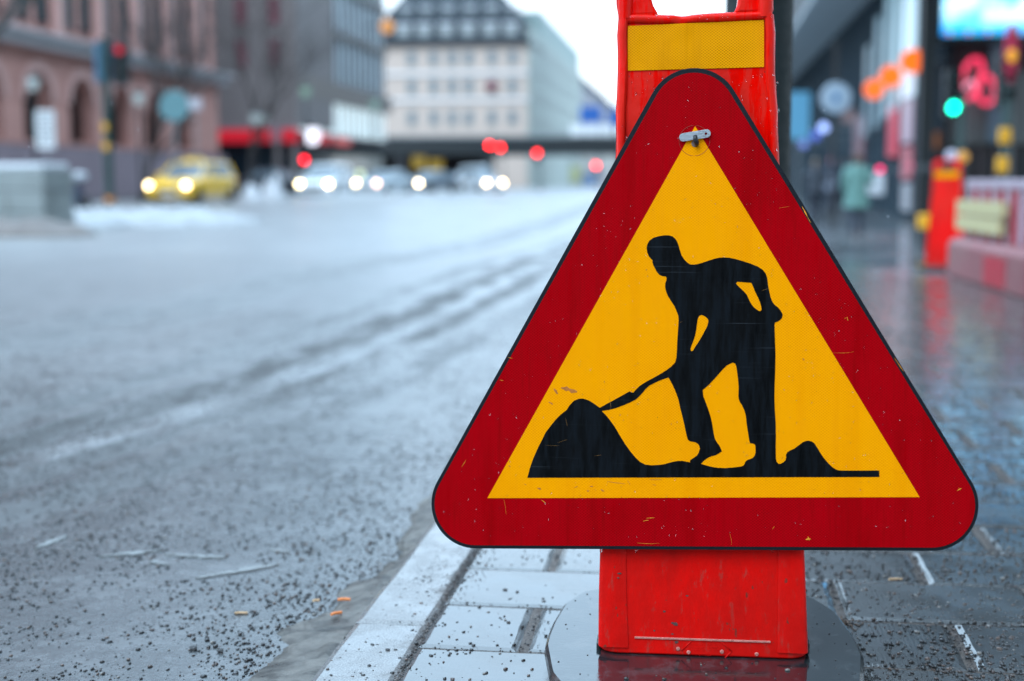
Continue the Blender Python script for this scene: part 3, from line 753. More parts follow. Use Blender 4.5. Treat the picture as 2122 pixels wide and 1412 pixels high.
# the side cheeks that carry the grip, then the grip itself
for sgn, pts in ((0, [(1281, 34), (1277, 10), (1276, -30), (1282, -75), (1300, -98), (1345, -106), (1352, -90), (1349, -40), (1350, -2), (1354, 12), (1361, 24), (1366, 31)]),
                 (1, [(1519, 27), (1524, 20), (1529, 8), (1531, -6), (1533, -40), (1530, -90), (1537, -106), (1580, -98), (1600, -75), (1604, -30), (1603, 10), (1604, 26)])):
    m = MB(); m.prism([V(x, y) for x, y in pts], y0=0, y1=.058, to=lambda a, b, y: (a, fy(b) + y, b)); m.build('handle_cheek', m_plastic, stand, bevel=.006)
    xo = V(1281 if sgn == 0 else 1601, 0)[0]; s = 1 if sgn == 0 else -1
    MB().tube([(xo + s * .012, fy(z) + .002, z) for z in (V(0 + 1300, 40)[1], V(1300, 10)[1], V(1300, -30)[1], V(1300, -80)[1])], [.012, .0135, .013, .012], 10).build('cheek_rib', m_plastic, stand, smooth=50)
a = V(1300, -92); b = V(1585, -92)
MB().tube([(a[0], fy(a[1]) + .028, a[1]), ((a[0] + b[0]) / 2, fy(a[1]) + .028, a[1] + .003), (b[0], fy(b[1]) + .028, b[1])], [.016, .0145, .016], 12).build('grip_bar', m_plastic, stand, smooth=50)
# amber reflector band, buckled under the dent
m = MB(); rows = []
for j in range(13):
    row = []
    for i in range(41):
        u_, v_ = i / 40, j / 12
        xt = 1301 + (1583 - 1301) * u_; yt = 54.5 + (42 - 54.5) * u_; yb = 147 + (139.5 - 147) * u_
        x, z = V(xt, yt + (yb - yt) * v_); bk = math.exp(-((xt - 1415) / 30) ** 2) * math.exp(-(v_ / .3) ** 2)
        row.append((x, fy(z) - .0015 - .0016 * bk + .0009 * noise.noise((x * 26, z * 22, 0)) - .0006, z))
    rows.append(row)
m.loft(rows, cap=False, closed=False)
o = m.build('reflector_band', m_band, stand, smooth=True, fix=False)
for p in o.data.polygons: pass
if o.data.polygons[0].normal.y > 0: o.data.flip_normals()
# lower face: worn horizontal bar, moulded lozenge mark with studs, dark slots at the feet
x0, z0 = V(1315, 1321); x1, _ = V(1597, 1323)
MB().box(x0, x1, fy(z0) - .0025, fy(z0) + .004, z0 - .0017, z0 + .0017).build('wear_bar', m_plastic_worn, stand, bevel=.0008)
m = MB()
def line(pa, pb, w=.0012, h=.0012):
    a, b = V(*pa), V(*pb); m.tube([(a[0], fy(a[1]) - h * .2, a[1]), (b[0], fy(b[1]) - h * .2, b[1])], w, 6)
line((1412, 1349), (1437, 1324)); line((1488, 1324), (1516, 1350)); line((1516, 1350), (1497, 1369)); 
for r_, (yy, xa, xb) in enumerate(((1331, 1443, 1481), (1336, 1432, 1492), (1342, 1431, 1494), (1347, 1429, 1496), (1359, 1450, 1478), (1366, 1432, 1492))):
    k = 0; xq = xa
    while xq < xb:
        if random.random() < .75:
            a = V(xq, yy); m.ell((a[0], fy(a[1]), a[1]), (.0007, .0012, .0007), 6, 4)
        xq += 3.2
m.build('moulded_mark', m_plastic, stand, smooth=True)
for px, py in ((1427, 1352), (1496, 1351), (1568, 1356), (1405, 1345)):
    a = V(px, py); MB().lathe([(.0001, -.002), (.0022, -.0024), (.0034, -.0012), (.0036, .001)], 12, (a[0], fy(a[1]), a[1]), 'y').build('rivet_stud', m_plastic_worn, stand, smooth=40)
for px in (1239.5, 1676):
    a = V(px, 1352); MB().box(a[0] - .004, a[0] + .004, fy(a[1]) + .02, fy(a[1]) + .07, a[1] - .011, a[1] + .010).build('locking_lug', m_iron, stand, bevel=.003)
m = MB()
for (px, py, s) in ((1400, 1294, 2.2), (1394, 1291, 1.2), (1402, 1331, 1.6), (1377, 1267, 1.1), (1284, 1187, 1.4), (1281, 1196, 1.0), (1424, 1235, 1.0), (1631, 1335, 1.2), (1393, 1314, 1.0), (1356, 1307, .9)):
    a = V(px, py); out = [(a[0] + s * .0022 * math.cos(q) * random.uniform(.6, 1.4), a[1] + s * .0014 * math.sin(q) * random.uniform(.6, 1.4)) for q in [2 * math.pi * k / 9 for k in range(9)]]
    m.prism(out, y0=0, y1=None, back=False, to=lambda a, b, y: (a, fy(b) - .0006 - (.0044 if a < V(1311, 1200)[0] else 0), b))
tag(m.build('gouges', P('gouge', (.075, .035, .03), .7, .4, 300), stand), kind='stuff')
def in_top(a, b): return True
def fdrops(n, xa, xb, ya, yb, nm):
    m = MB()
    for _ in range(n):
        px, py = random.uniform(xa, xb), random.uniform(ya, yb); a = V(px, py); s = .0006 + .0016 * random.random() ** 2.5; rings = []
        yy = fy(a[1]) - .0002 - (.0085 if (px < 1300 or px > 1586 or py < 42) else 0)
        for i in range(4):
            t = i / 3 * math.pi / 2; rr_, h = s * math.cos(t) + 1e-5, s * .25 * math.sin(t)
            rings.append([(a[0] + rr_ * math.cos(q), yy - h, a[1] + rr_ * math.sin(q) * (2.0 if math.sin(q) > 0 else 1)) for q in [2 * math.pi * j / 8 for j in range(8)]])
        m.loft(rings)
    tag(m.build(nm, m_water, stand, smooth=True), kind='stuff')
fdrops(170, 1280, 1612, 150, 330, 'raindrops')
fdrops(25, 1286, 1600, 30, 44, 'ridge_drops')
# rubber foot: a heavy chamfered slab with cut corners
def to_st(o): o.rotation_euler = (0, 0, -YAW)
hw, fr, bk = .272, -.33, .305
def foot_outline(g):
    a = [(-.20, bk), (.20, bk), (.225, bk - .02), (.255, bk - .10), (hw - .004, bk - .22), (hw, bk - .30), (hw, fr + .28), (hw - .02, fr + .14), (.20, fr), (-.20, fr), (-hw + .02, fr + .14), (-hw, fr + .28), (-hw, bk - .30), (-hw + .004, bk - .22), (-.255, bk - .10), (-.225, bk - .02)]
    out = []
    for i, p in enumerate(a):                      # soften the corners
        q, s = Vector(a[i - 1]), Vector(a[(i + 1) % len(a)]); p = Vector(p)
        for t in (.12, .0, -.12):
            o = p.lerp(q, t) if t > 0 else p.lerp(s, -t) if t < 0 else p * .96 + (q + s) * .02
            out.append(tuple(o * g))
    return out
# seat the foot: its axis is the stand's, in the stand's own frame
fcx = 0.0; fcy = fy(.05) + .085
m = MB(); rings = []
for g_, z in ((.93, .002), (1.0, FOOT_H - .014), (.993, FOOT_H - .004), (.975, FOOT_H)):
    rings.append([(fcx + x, fcy + y, z) for x, y in foot_outline(g_)])
m.loft(rings); m.build('rubber_foot', m_rubber, stand, smooth=30)
for sx in (-1, 1):
    m = MB(); m.box(fcx + sx * .215 - .03, fcx + sx * .215 + .03, fcy - .015, fcy + .015, FOOT_H - .004, FOOT_H + .004)
    m.build('foot_grip', m_rubber, stand, bevel=.003) if False else None
# stones lying on the foot
cs, sz = [], []
for (px, py, s) in ((1298, 1408, 3.2), (1377, 1408, 3.0), (1464, 1398, 2.4), (1505, 1385, 2.4), (1453, 1379, 2.2), (1632, 1390, 3.4), (1549, 1376, 1.0), (1300, 1235, 2.8), (1272, 1250, 1.6)):
    r = ray(px, py); k = (CAM_H - FOOT_H) / -r.z; p = CAMP + r * k; cs.append((p.dot(sR), p.dot(sD), FOOT_H + .0008 * s * .4)); sz.append(s * .00125)
for _ in range(150):
    a, b = random.uniform(-.25, .25), random.uniform(-.2, .28)
    if abs(a) < .19 and b > -.1 and b < .15: continue
    p = stand.matrix_world @ Vector((fcx + a, fcy + b, 0)); s = random.uniform(.0007, .0018); cs.append((p.dot(sR), p.dot(sD), FOOT_H + s * .3)); sz.append(s)
rock_obj('foot_grit', cs, sz, 9, 'loose grit lying on the wet rubber foot')
bpy.context.view_layer.update()

# ------------------------------------------------------------------ lamp post close behind the sign
U = 3.95
w0 = (wz(1498, U) + wz(1637, U)) / 2; rad = (wz(1637, U) - wz(1498, U)) / 2
lp = thing('lamp_post', 'thick dark green steel post directly behind the near stand', 'lamp post', w0, U)
m_post = P('dark_green_paint', (.008, .015, .016), .6, .3, 12, bump=.3, bscale=40)
m_post.node_tree.nodes['Principled BSDF'].inputs['Specular IOR Level'].default_value = .25
MB().lathe([(rad + .02, 0), (rad + .02, .18), (rad, .2), (rad, 2.6), (rad * .8, 3.4), (rad * .7, 7.5)], 28).build('post', m_post, lp, smooth=40)
MB().lathe([(rad + .05, 0), (rad + .05, .03), (rad + .021, .05)], 28).build('base_collar', m_iron, lp, smooth=40)
MB().tube([(0, 0, 7.4), (-.5, 0, 7.9), (-1.4, 0, 8.0)], [.06, .05, .04], 10).build('arm', m_post, lp, smooth=True)
MB().ell((-1.6, 0, 7.95), (.35, .16, .09), 14, 8).build('lamp_head', m_post, lp, smooth=True)
# ------------------------------------------------------------------ town: helpers
def sbox(par, name, mat, w0, w1, u0, u1, z0, z1, bevel=0):
    a, b, c = par['o']; return MB().box(w0 - a, w1 - a, u0 - b, u1 - b, z0 - c, z1 - c).build(name, mat, par, bevel=bevel)
def place(name, label, cat, w, u, z=None, group=None, rz=0):
    z = gz(u) if z is None else z
    o = thing(name, label, cat, w, u, z, rz, group); o['o'] = (w, u, z); return o
WIN = {}
def window(par, w, u, z, ww, hh, face, m_frame, m_pane, arch=False):
    key = (round(ww, 2), round(hh, 2), m_frame.name, m_pane.name)
    if key not in WIN:
        f = MB(); o = [(-ww / 2, 0), (ww / 2, 0), (ww / 2, hh), (-ww / 2, hh)]; t = min(.09, ww * .12); i = [(-ww / 2 + t, t), (ww / 2 - t, t), (ww / 2 - t, hh - t), (-ww / 2 + t, hh - t)]
        f.prism(o, [i], y0=-.07, y1=.02); f.box(-.025, .025, -.055, .0, t, hh - t); f.box(-ww / 2 - .06, ww / 2 + .06, -.14, .0, -.06, 0)
        WIN[key] = (f.mesh('window', m_frame), MB().box(-ww / 2 + t, ww / 2 - t, -.03, -.012, t, hh - t).mesh('pane', m_pane))
    fm, pm = WIN[key]; a, b, c = par['o']
    o = mobj('window', fm, par, loc=(w - a, u - b, z - c)); o.rotation_euler = (0, 0, {'south': 0, 'east': math.pi / 2, 'west': -math.pi / 2}[face])
    mobj('pane', pm, o)
    return o
def glass(name, col, rough=.08, spec=.5):
    if name in MATS: return MATS[name]
    n = NB(name); n.set(color=n.mix(n.noise(.6, 2), col, tuple(c * 1.6 for c in col)), rough=rough, spec=spec); MATS[name] = n.m; return n.m
g_dark = glass('dark_glass', (.004, .011, .017), .15, .22); g_blue = glass('sky_glass', (.30, .38, .44), .15); g_mid = glass('grey_glass', (.13, .15, .16), .3); g_off = glass('sky_toned_office_glass', (.42, .47, .50), .35); g_teal = glass('teal_glass', (.02, .045, .05))  # office glass: reflected sky is put into its pale base colour
m_pink = P('pink_stone', (.46, .225, .185), .8, .22, .6, bump=.4, bscale=3, stretch=(1, 1, 2)); m_pinkl = P('pink_stone_light', (.54, .31, .27), .8, .18, .6)
m_cornice = P('grey_cornice', (.42, .40, .41), .6, .15, 1); m_plinth = P('mauve_plinth', (.22, .165, .185), .75, .2, 1.2)
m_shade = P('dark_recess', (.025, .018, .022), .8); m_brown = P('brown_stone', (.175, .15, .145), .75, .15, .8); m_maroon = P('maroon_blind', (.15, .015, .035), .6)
m_fin = P('bronze_fin', (.085, .075, .072), .5); m_spand = P('brown_spandrel', (.17, .14, .125), .7); m_cream = P('cream_render', (.51, .405, .345), .8, .06, .4)
m_slate = P('slate_roof', (.020, .027, .034), .9, .4, 1.5); m_minty = P('pale_green_render', (.33, .36, .33), .8, .08, .3); m_white = P('white_paint', (.7, .71, .72), .5, .08, 3)
m_steel = P('grey_steel', (.20, .22, .23), .45, .2, 6); m_black = P('black_paint', (.008, .012, .014), .4, .2, 5); m_dgreen = P('signal_green', (.012, .04, .038), .4, .25, 8)
m_tealback = P('teal_sign_back', (.09, .20, .22), .5, .15, 6); m_conc = P('planter_concrete', (.235, .26, .255), .8, .2, 1.5, bump=.4, bscale=12, grime=(.12, .125, .12))
m_yell = P('yellow_enamel', (.75, .36, .01), .4, .1, 9); m_tyre = P('tyre_rubber', (.015, .015, .016), .7); m_rimw = P('alloy_rim', (.35, .36, .37), .35, metal=.8)
m_awning = E('red_fascia', (.62, .012, .03), .55)
m_frame = P('grey_window_frame', (.23, .25, .26), .5); m_paleframe = P('pale_window_frame', (.27, .29, .29), .5)

# ------------------------------------------------------------------ left: pink stone arcade building
WP = -27.0
pb = place('arcade_building', 'pink stone building with a row of tall dark arches above a mauve plinth', 'building', WP, 78.6)
arches = []
for k in range(-4, 5):
    c = 60.5 + 4.25 * k; 
    if c > 76: continue
    aw = 1.2; s_, t_ = 2.45, 4.1; hole = [(c - aw, s_), (c + aw, s_), (c + aw, t_)]
    hole += [(c + aw * math.cos(q), t_ + aw * math.sin(q)) for q in [math.pi * j / 12 for j in range(1, 12)]] + [(c - aw, t_)]
    arches.append(hole)
    m = MB(); vo = []
    for rr_ in (aw + .42, aw + .02): vo.append([(c + rr_ * math.cos(q), t_ + rr_ * math.sin(q)) for q in [math.pi * j / 14 for j in range(15)]])
    m.prism(vo[0] + vo[1][::-1], y0=.12, y1=.0, to=lambda a, b, y: (y, a - 78.6, b)); m.build('arch_moulding', m_pinkl, pb)
MB().prism([(40, 2.3), (78.6, 2.3), (78.6, 6.25), (40, 6.25)], arches, y0=0, y1=-.6, to=lambda a, b, y: (y, a - 78.6, b)).build('arcade_wall', m_pink, pb)
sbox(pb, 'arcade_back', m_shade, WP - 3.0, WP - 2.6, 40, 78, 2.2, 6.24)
sbox(pb, 'arcade_floor', m_plinth, WP - 2.6, WP - .9, 40, 78.4, 2.1, 2.3)
sbox(pb, 'plinth', m_plinth, WP - 3, WP + .35, 40, 78.9, -.2, 2.29)
sbox(pb, 'cornice', m_cornice, WP - 1.2, WP + .55, 39.5, 79.1, 6.26, 6.68)
sbox(pb, 'cornice_shelf', m_cornice, WP - 1.2, WP + .85, 39.5, 79.3, 6.681, 6.8)
sbox(pb, 'upper_wall', m_pink, WP - 12, WP - .12, 39.7, 78.5, 6.81, 23)
sbox(pb, 'end_wall', m_pink, WP - 12, WP - 1.2, 77.2, 78.3, -.2, 7.5)
for k in range(-4, 5):
    c = 60.5 + 4.25 * k
    for dx in (-.85, .85):
        if c + dx < 77: window(pb, WP - .12, c + dx, 7.4, 1.0, 5.6, 'east', m_iron, g_teal); window(pb, WP - .12, c + dx, 15.5, 1.0, 3.6, 'east', m_iron, g_teal)
    if c < 76: sbox(pb, 'pilaster', m_pinkl, WP - .12, WP + .16, c + 1.78, c + 2.46, 6.81, 20)
sbox(pb, 'string_course', m_pinkl, WP - .1, WP + .12, 39.7, 78.5, 14.3, 14.8)

# brown corner block facing down the street
UB = 85.0
bb = place('corner_block', 'brown grey stone block with maroon windows above a red shop fascia', 'building', -29, UB)
wl, wr = wz(420, UB), wz(618, UB)
sbox(bb, 'wall', m_brown, wl - 7, wr, UB, UB + 9, 4.2, 24)
sbox(bb, 'shopfront', g_dark, wl - 7, wr - .2, UB + .15, UB + 9, -.1, 3.15)
for px in (436, 506, 574):
    for z in (zz(130, UB) , zz(40, UB), zz(-55, UB), zz(-150, UB)): window(bb, wz(px, UB), UB, z, .78, 1.75, 'south', m_brown, m_maroon)
for a, b in ((440, 567), (590, 622)): sbox(bb, 'shop_fascia', m_awning, wz(a, UB), wz(b, UB), UB - .5, UB - .3, zz(292, UB), zz(265, UB))
for px in (436, 578, 612): sbox(bb, 'shop_pier', m_brown, wz(px - 5, UB), wz(px + 5, UB), UB - .25, UB + .1, -.1, 4.2)
sbox(bb, 'fascia_beam', m_plinth, wl - 7, wr, UB - .28, UB, 3.16, 4.19)

# glass and fin office block
WG = wr; U0, U1 = UB + .2, 112
gb = place('office_block', 'office block with glass toned pale for reflected sky and close set dark vertical fins', 'building', WG, UB)
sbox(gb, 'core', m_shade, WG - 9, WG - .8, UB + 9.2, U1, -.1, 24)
zl0, zl1, zs1 = 3.9, 6.1, 7.4
sbox(gb, 'upper_glazing', g_off, WG - .7, WG - .5, U0, U1, zs1, 24)
sbox(gb, 'spandrel', m_spand, WG - .75, WG + .02, U0, U1, zl1, zs1)
sbox(gb, 'showcase', E('showcase_light', (.62, .80, .88), .8), WG - .7, WG - .55, U0, U1, zl0, zl1)
sbox(gb, 'ground_glazing', g_teal, WG - .9, WG - .75, U0, U1, -.1, zl0 - .5)
sbox(gb, 'ground_beam', m_shade, WG - .8, WG - .1, U0, U1, zl0 - .45, zl0 - .01)
sbox(gb, 'shop_fascia', m_awning, WG - .05, WG + .1, 87.5, 92.5, 3.35, 3.85)
sbox(gb, 'shop_fascia', E('pink_fascia', (.65, .12, .12), .6), WG - .05, WG + .1, 94, 98, 3.3, 3.75)
fin = MB().box(0, .16, -.09, .09, 0, 24 - zs1).mesh('fin', m_fin); fin2 = MB().box(0, .07, -.06, .06, 0, zl1 - zl0).mesh('showcase_mullion', m_fin)
k = 0; u = U0 + .3
while u < U1:
    mobj('fin', fin, gb, loc=(-.49, u - UB, zs1 - gz(85))); mobj('showcase_mullion', fin2, gb, loc=(-.54, u - UB, zl0 - gz(85))); u += 1.7
for z in (10.6, 13.9, 17.2, 20.5): sbox(gb, 'floor_edge', m_fin, WG - .5, WG - .3, U0, U1, z, z + .45)

# ------------------------------------------------------------------ far: cream mansard building, green terrace, viaduct
UC = 175; wc0, wc1 = wz(790, UC), wz(1092, UC)
cb = place('mansard_building', 'cream building with dark mansard roof and dormers beyond the viaduct', 'building', wc0, UC)
ze = zz(88, UC)
sbox(cb, 'wall', m_cream, wc0, wc1, UC, UC + 14, 0, ze)
sbox(cb, 'eaves', m_slate, wc0 - .3, wc1 + .4, UC - .5, UC + 14, ze + .01, ze + .6)
m = MB(); a, b, c = cb['o']
m.loft([[(wc0 - a, 0, ze + .6), (wc1 - a, 0, ze + .6), (wc1 - a, 14, ze + .6), (wc0 - a, 14, ze + .6)], [(wc0 - a + .6, 1.4, ze + 4), (wc1 - a - 1.2, 1.4, ze + 4), (wc1 - a - 1.2, 12, ze + 4), (wc0 - a + .6, 12, ze + 4)],
        [(wc0 - a + 3, 4.5, ze + 7.5), (wc1 - a - 4.5, 4.5, ze + 7.5), (wc1 - a - 4.5, 9, ze + 7.5), (wc0 - a + 3, 9, ze + 7.5)]]); m.build('mansard_roof', m_slate, cb)
for px in (838, 880, 925, 970, 1015, 1058):
    for y, s in ((78, 1), (32, .8)):
        w = wz(px, UC); z = zz(y, UC); sbox(cb, 'dormer', m_paleframe, w - .8 * s, w + .8 * s, UC + .2 + (0 if s == 1 else 1.4), UC + 3.4, z, z + 1.9 * s)
        sbox(cb, 'dormer_snow', m_snow_clean, w - .95 * s, w + .95 * s, UC + .1 + (0 if s == 1 else 1.4), UC + 3.4, z + 1.9 * s, z + 2.15 * s)
for y in (130, 190, 256):
    for px in (855, 900, 938, 972, 1020, 1062): window(cb, wz(px, UC), UC, zz(y, UC), 1.15, 1.75, 'south', m_paleframe, g_mid)
for y in (150, 206): sbox(cb, 'string_course', m_white, wc0, wc1 + .2, UC - .2, UC, zz(y, UC), zz(y, UC) + .3)
MB().ell((wz(1020, UC) - a, -.4, zz(176, UC) - c), (.7, .2, .7)).build('round_plaque', m_maroon, cb, smooth=True)
tb = place('terrace_row', 'long pale green terrace receding down the left of the street', 'building', wc1 + .1, UC)
zg = 21.5
sbox(tb, 'wall', m_minty, wc1 - 10, wc1 + .4, UC + 14.2, 252, 0, zg - 2)
sbox(tb, 'corner_wall', m_minty, wc1 + .02, wc1 + .4, UC + .2, UC + 14.1, 0, zg - 2)
sbox(tb, 'roof', P('green_copper_roof', (.20, .27, .26), .6), wc1 - 10, wc1 + .1, UC + 14.2, 252, zg - 1.99, zg + 1.5)
for zf in (7.5, 10.6, 13.7, 16.6):
    u = UC + 3
    while u < 248: window(tb, wc1 + .4, u, zf, 1.7, 1.7, 'east', m_paleframe, g_mid); u += 5.5
t2 = place('stepped_row', 'violet grey row of houses continuing beyond the pale green terrace', 'building', wc1 + .2, 254)
sbox(t2, 'wall', P('mauve_grey_render', (.23, .22, .25), .85, .15, .3), wc1 - 10, wc1 + .2, 254, 372, 0, 17.5)
sbox(t2, 'roof', m_slate, wc1 - 10, wc1 - .2, 254.5, 371, 17.51, 19.6)
for u in range(258, 360, 9):
    for zf in (7.5, 11, 14.3): window(t2, wc1 + .2, u, zf, 2.2, 1.9, 'east', m_paleframe, g_mid)
fb = place('distant_house', 'small violet grey house with a stepped roof where the street ends', 'building', -27, 385)
sbox(fb, 'wall', P('violet_grey_render', (.26, .27, .32), .8), -34, wz(1275, 385), 385, 400, 0, zz(215, 385)); sbox(fb, 'roof', m_slate, -33, -26, 384.6, 399, zz(215, 385) + .01, zz(190, 385))
for px in (1212, 1236, 1258): window(fb, wz(px, 385), 385, zz(275, 385), 1.4, 2.2, 'south', m_paleframe, g_blue)
ub = place('shop_row', 'low pale shops seen under the viaduct', 'building', -12, 232)
sbox(ub, 'wall', P('pale_shop_wall', (.48, .46, .43), .8, .2, .2), -19, 5, 232, 240, 0, zz(318, 232))
for i, (a_, b_, y0, y1, col) in enumerate(((1010, 1045, 345, 365, (.10, .12, .22)), (1052, 1090, 340, 372, (.62, .64, .66)), (1095, 1130, 350, 380, (.20, .26, .36)), (1135, 1168, 345, 378, (.40, .36, .33)), (1172, 1202, 345, 378, (.50, .50, .25)), (1206, 1235, 360, 390, (.16, .24, .40)), (1240, 1262, 350, 385, (.42, .38, .40)))):
    sbox(ub, 'shop_panel', P('shop_colour_%s' % 'abcdefg'[i], col, .6), wz(a_, 231.5), wz(b_, 231.5), 231.5, 231.95, zz(y1, 231.5), zz(y0, 231.5))
UV = 150
vi = place('viaduct', 'low black road viaduct crossing the whole street', 'bridge', -18, UV)
sbox(vi, 'deck', m_black, -48, 12, UV, UV + 9, zz(320, UV), zz(284, UV))
sbox(vi, 'parapet', m_steel, -48, 12, UV - .1, UV + .1, zz(284, UV) + .01, zz(279, UV))
for px in (1195, 1225, 1255): sbox(vi, 'parapet_panel', m_white, wz(px - 13, UV), wz(px + 13, UV), UV - .2, UV - .12, zz(280, UV), zz(258, UV))
for px in (700, 820, 1005, 1290): sbox(vi, 'pier', P('grey_pier', (.12, .12, .13), .8), wz(px, UV) - .5, wz(px, UV) + .5, UV + 2, UV + 4, 0, zz(320, UV) - .01)
sbox(vi, 'abutment', m_shade, -48, wz(985, UV), UV + 7.6, UV + 8, 0, zz(320, UV) - .01)
for px, y in ((870, 335), (905, 342)): sbox(vi, 'amber_board', E('amber_board', (.55, .33, .02), .14), wz(px - 14, UV), wz(px + 14, UV), UV - .5, UV - .4, zz(y + 15, UV), zz(y - 12, UV))
sn = place('direction_sign', 'blue overhead direction sign beyond the viaduct', 'road sign', wz(1223, 160), 160)
m_bluesign = P('blue_sign', (.01, .10, .38), .5, .05)
sbox(sn, 'sign_face', m_bluesign, wz(1201, 160), wz(1245, 160), 160, 160.1, zz(254, 160), zz(219, 160))
for px in (1206, 1240): sbox(sn, 'leg', m_steel, wz(px - 1, 160), wz(px + 1, 160), 160.12, 160.3, 0, zz(222, 160))
sn = place('direction_sign', 'second blue sign at the edge of the red stand, further right', 'road sign', wz(1270, 162), 162)
sbox(sn, 'sign_face', m_bluesign, wz(1260, 162), wz(1292, 162), 162, 162.1, zz(262, 162), zz(228, 162)); sbox(sn, 'leg', m_steel, wz(1274, 162), wz(1276, 162), 162.12, 162.3, 0, zz(232, 162))

# ------------------------------------------------------------------ right: dark glass block with overhanging storeys
WR = 5.35
rb = place('glass_block', 'dark glass building with overhanging grey upper storeys along the pavement', 'building', WR, 33)
m_mull = P('pale_mullion', (.045, .075, .10), .5); m_soff = P('grey_soffit', (.36, .42, .46), .6, .08, .5)
sbox(rb, 'ground_glazing', g_dark, WR, WR + .2, 32.9, 200, -.2, 6.48)
sbox(rb, 'upper_storeys', P('grey_cladding', (.045, .055, .065), .55, .12, .3), 3.55, 14, -70, 200, 6.7, 27)  # carried on unseen behind the camera to darken sign and slabs
sbox(rb, 'soffit', m_soff, 3.5, WR - .01, 32.3, 200, 6.5, 6.69)
rr2 = place('added_rear_building', 'unseen pale brown stone building added behind the camera to darken the sign', 'building', -8, -48, 0)  # added out of view: gives the sign a dark reflection and less sky
sbox(rr2, 'wall', m_brown, -34, 16, -60, -48, -.2, 21)
for z in (1.5, 5, 8.5, 12, 15.5):
    for k in range(14):
        o_ = window(rr2, -32 + k * 3.4, -48, z, 1.5, 2.1, 'south', m_frame, g_teal); o_.rotation_euler = (0, 0, math.pi)
u = 33.6; k = 0
while u < 110:
    sbox(rb, 'mullion', m_mull, WR - .14, WR - .003, u, u + .09, -.1, 6.49); u += 1.15 * (1 + .015 * k); k += 1
def uf(px): return WR / wz(px, 1)
for pa, pb, z0, z1, nm, cl, s_ in ((1879, 1905, 2.9, 6.2, 'lit_strip', (.50, .72, .88), .8), (1884, 1903, .9, 1.7, 'lower_strip', (.55, .16, .22), .4), (1882, 1902, 1.8, 2.85, 'lower_strip', (.50, .42, .55), .5), (1886, 1904, .1, .8, 'lower_strip', (.35, .42, .52), .35), (1860, 1872, 2.7, 6.2, 'lit_strip', (.36, .60, .74), .55), (1840, 1852, 2.6, 6.0, 'lit_strip', (.30, .52, .66), .42), (1820, 1829, 2.4, 5.6, 'lit_strip', (.26, .46, .60), .32), (1800, 1808, 2.2, 5.0, 'lit_strip', (.22, .38, .50), .26),
                              (1853, 1872, 1.5, 2.9, 'red_banner', (.60, .04, .09), .5), (1780, 1800, .9, 2.9, 'faded_banner', (.26, .14, .20), .25)):
    sbox(rb, nm, E(nm + '_%d' % int(pa * 10 + z0 * 3), cl, s_), WR - .21, WR - .16, uf(pb), uf(pa), z0, z1)
for i, (px, py) in enumerate(((1884, 132), (1840, 162), (1806, 188))):
    wv = 4.75; U = wv / ((px - 1445) / FPX * .985 + .0); U = wv / (wz(px, 1)); z = zz(py, U)
    o = place('round_lantern', '%s of the three glowing orange discs on the glass building' % ('nearest and highest', 'middle', 'farthest and lowest')[i], 'lantern', wv, U, z, group='orange discs on the glass building')
    MB().lathe([(.001, -.07), (.24, -.07), (.27, -.03), (.27, .03), (.24, .07), (.001, .07)], 24, axis='y').build('disc', E('orange_glow', (1, .16, .01), 1.0), o, smooth=40)
    MB().tube([(.2, 0, 0), (WR - wv, 0, 0)], .02, 6).build('bracket', m_steel, o)
# black corner column and the block facing us with the big screen
UK = 32.2
kc = place('corner_column', 'tall black column at the corner of the glass building', 'column', wz(1915, UK), UK)
wk = wz(1915, UK); sbox(kc, 'shaft', m_black, wk - .16, wk + .16, UK - .16, UK + .16, -.16, 6.45, .02); sbox(kc, 'base', m_black, wk - .22, wk + .22, UK - .22, UK + .22, -.16, .02, .01)
US = 33.0
sb = place('shop_block', 'shopfront facing down the pavement under the big screen', 'building', 7, US)
sbox(sb, 'upper_wall', m_shade, WR + .25, 16, US, US + 4, zz(150, US), 6.48); sbox(sb, 'stone_band', P('grey_beige_stone', (.13, .135, .13), .7, .15, 1.5), WR + .25, 16, US + .1, US + 4, zz(300, US), zz(150, US) - .01)
sbox(sb, 'shop_glazing', g_dark, WR + .25, 16, US + .4, US + 4, -.2, zz(300, US) - .01)
for px in (1925, 1950, 2010, 2036, 2064, 2100): sbox(sb, 'shop_mullion', P('brown_frame', (.11, .08, .085), .6), wz(px - 3, US), wz(px + 3, US), US + .2, US + .39, -.16, zz(300, US) - .02)
sbox(sb, 'grey_pier', P('blue_grey_panel', (.10, .145, .18), .5), wz(2042, US), wz(2080, US), US - .1, US - .003, zz(298, US), zz(82, US))
sbox(sb, 'warm_display', E('warm_display', (.35, .14, .06), .35), wz(1925, US), wz(1958, US), US + .3, US + .38, zz(310, US), zz(275, US))
n = NB('screen_light'); x, y, z = n.xyz(); lines = n.math('ABSOLUTE', n.math('SUBTRACT', n.math('FRACT', n.math('MULTIPLY', z, 9)), .5))
edge_ = n.step(z, .08, .42); blob = n.noise(.9, 3)
n.set(color=(.02, .03, .04), rough=.5, emis=n.mix(n.math('MULTIPLY', n.math('MULTIPLY', edge_, n.lin(z, .9, 1.5, 1, .12)), n.step(blob, .36, .58)), (.01, .33, .80), (.50, .92, 1.1)), emis_s=n.lin(lines, 0, .5, 1.5, 2.1)); m_screen = n.m
sc_ = place('video_screen', 'big glowing pale blue video screen above the shopfront', 'screen', wz(1942, UK), UK, zz(80, UK))
wsc = wz(2205, UK) - wz(1942, UK); hsc = 5.95 - zz(80, UK)
MB().box(-.12, wsc + .12, .06, .35, -.12, hsc + .1).build('cabinet', m_black, sc_); MB().box(0, wsc, 0, .055, 0, hsc).build('display', m_screen, sc_)
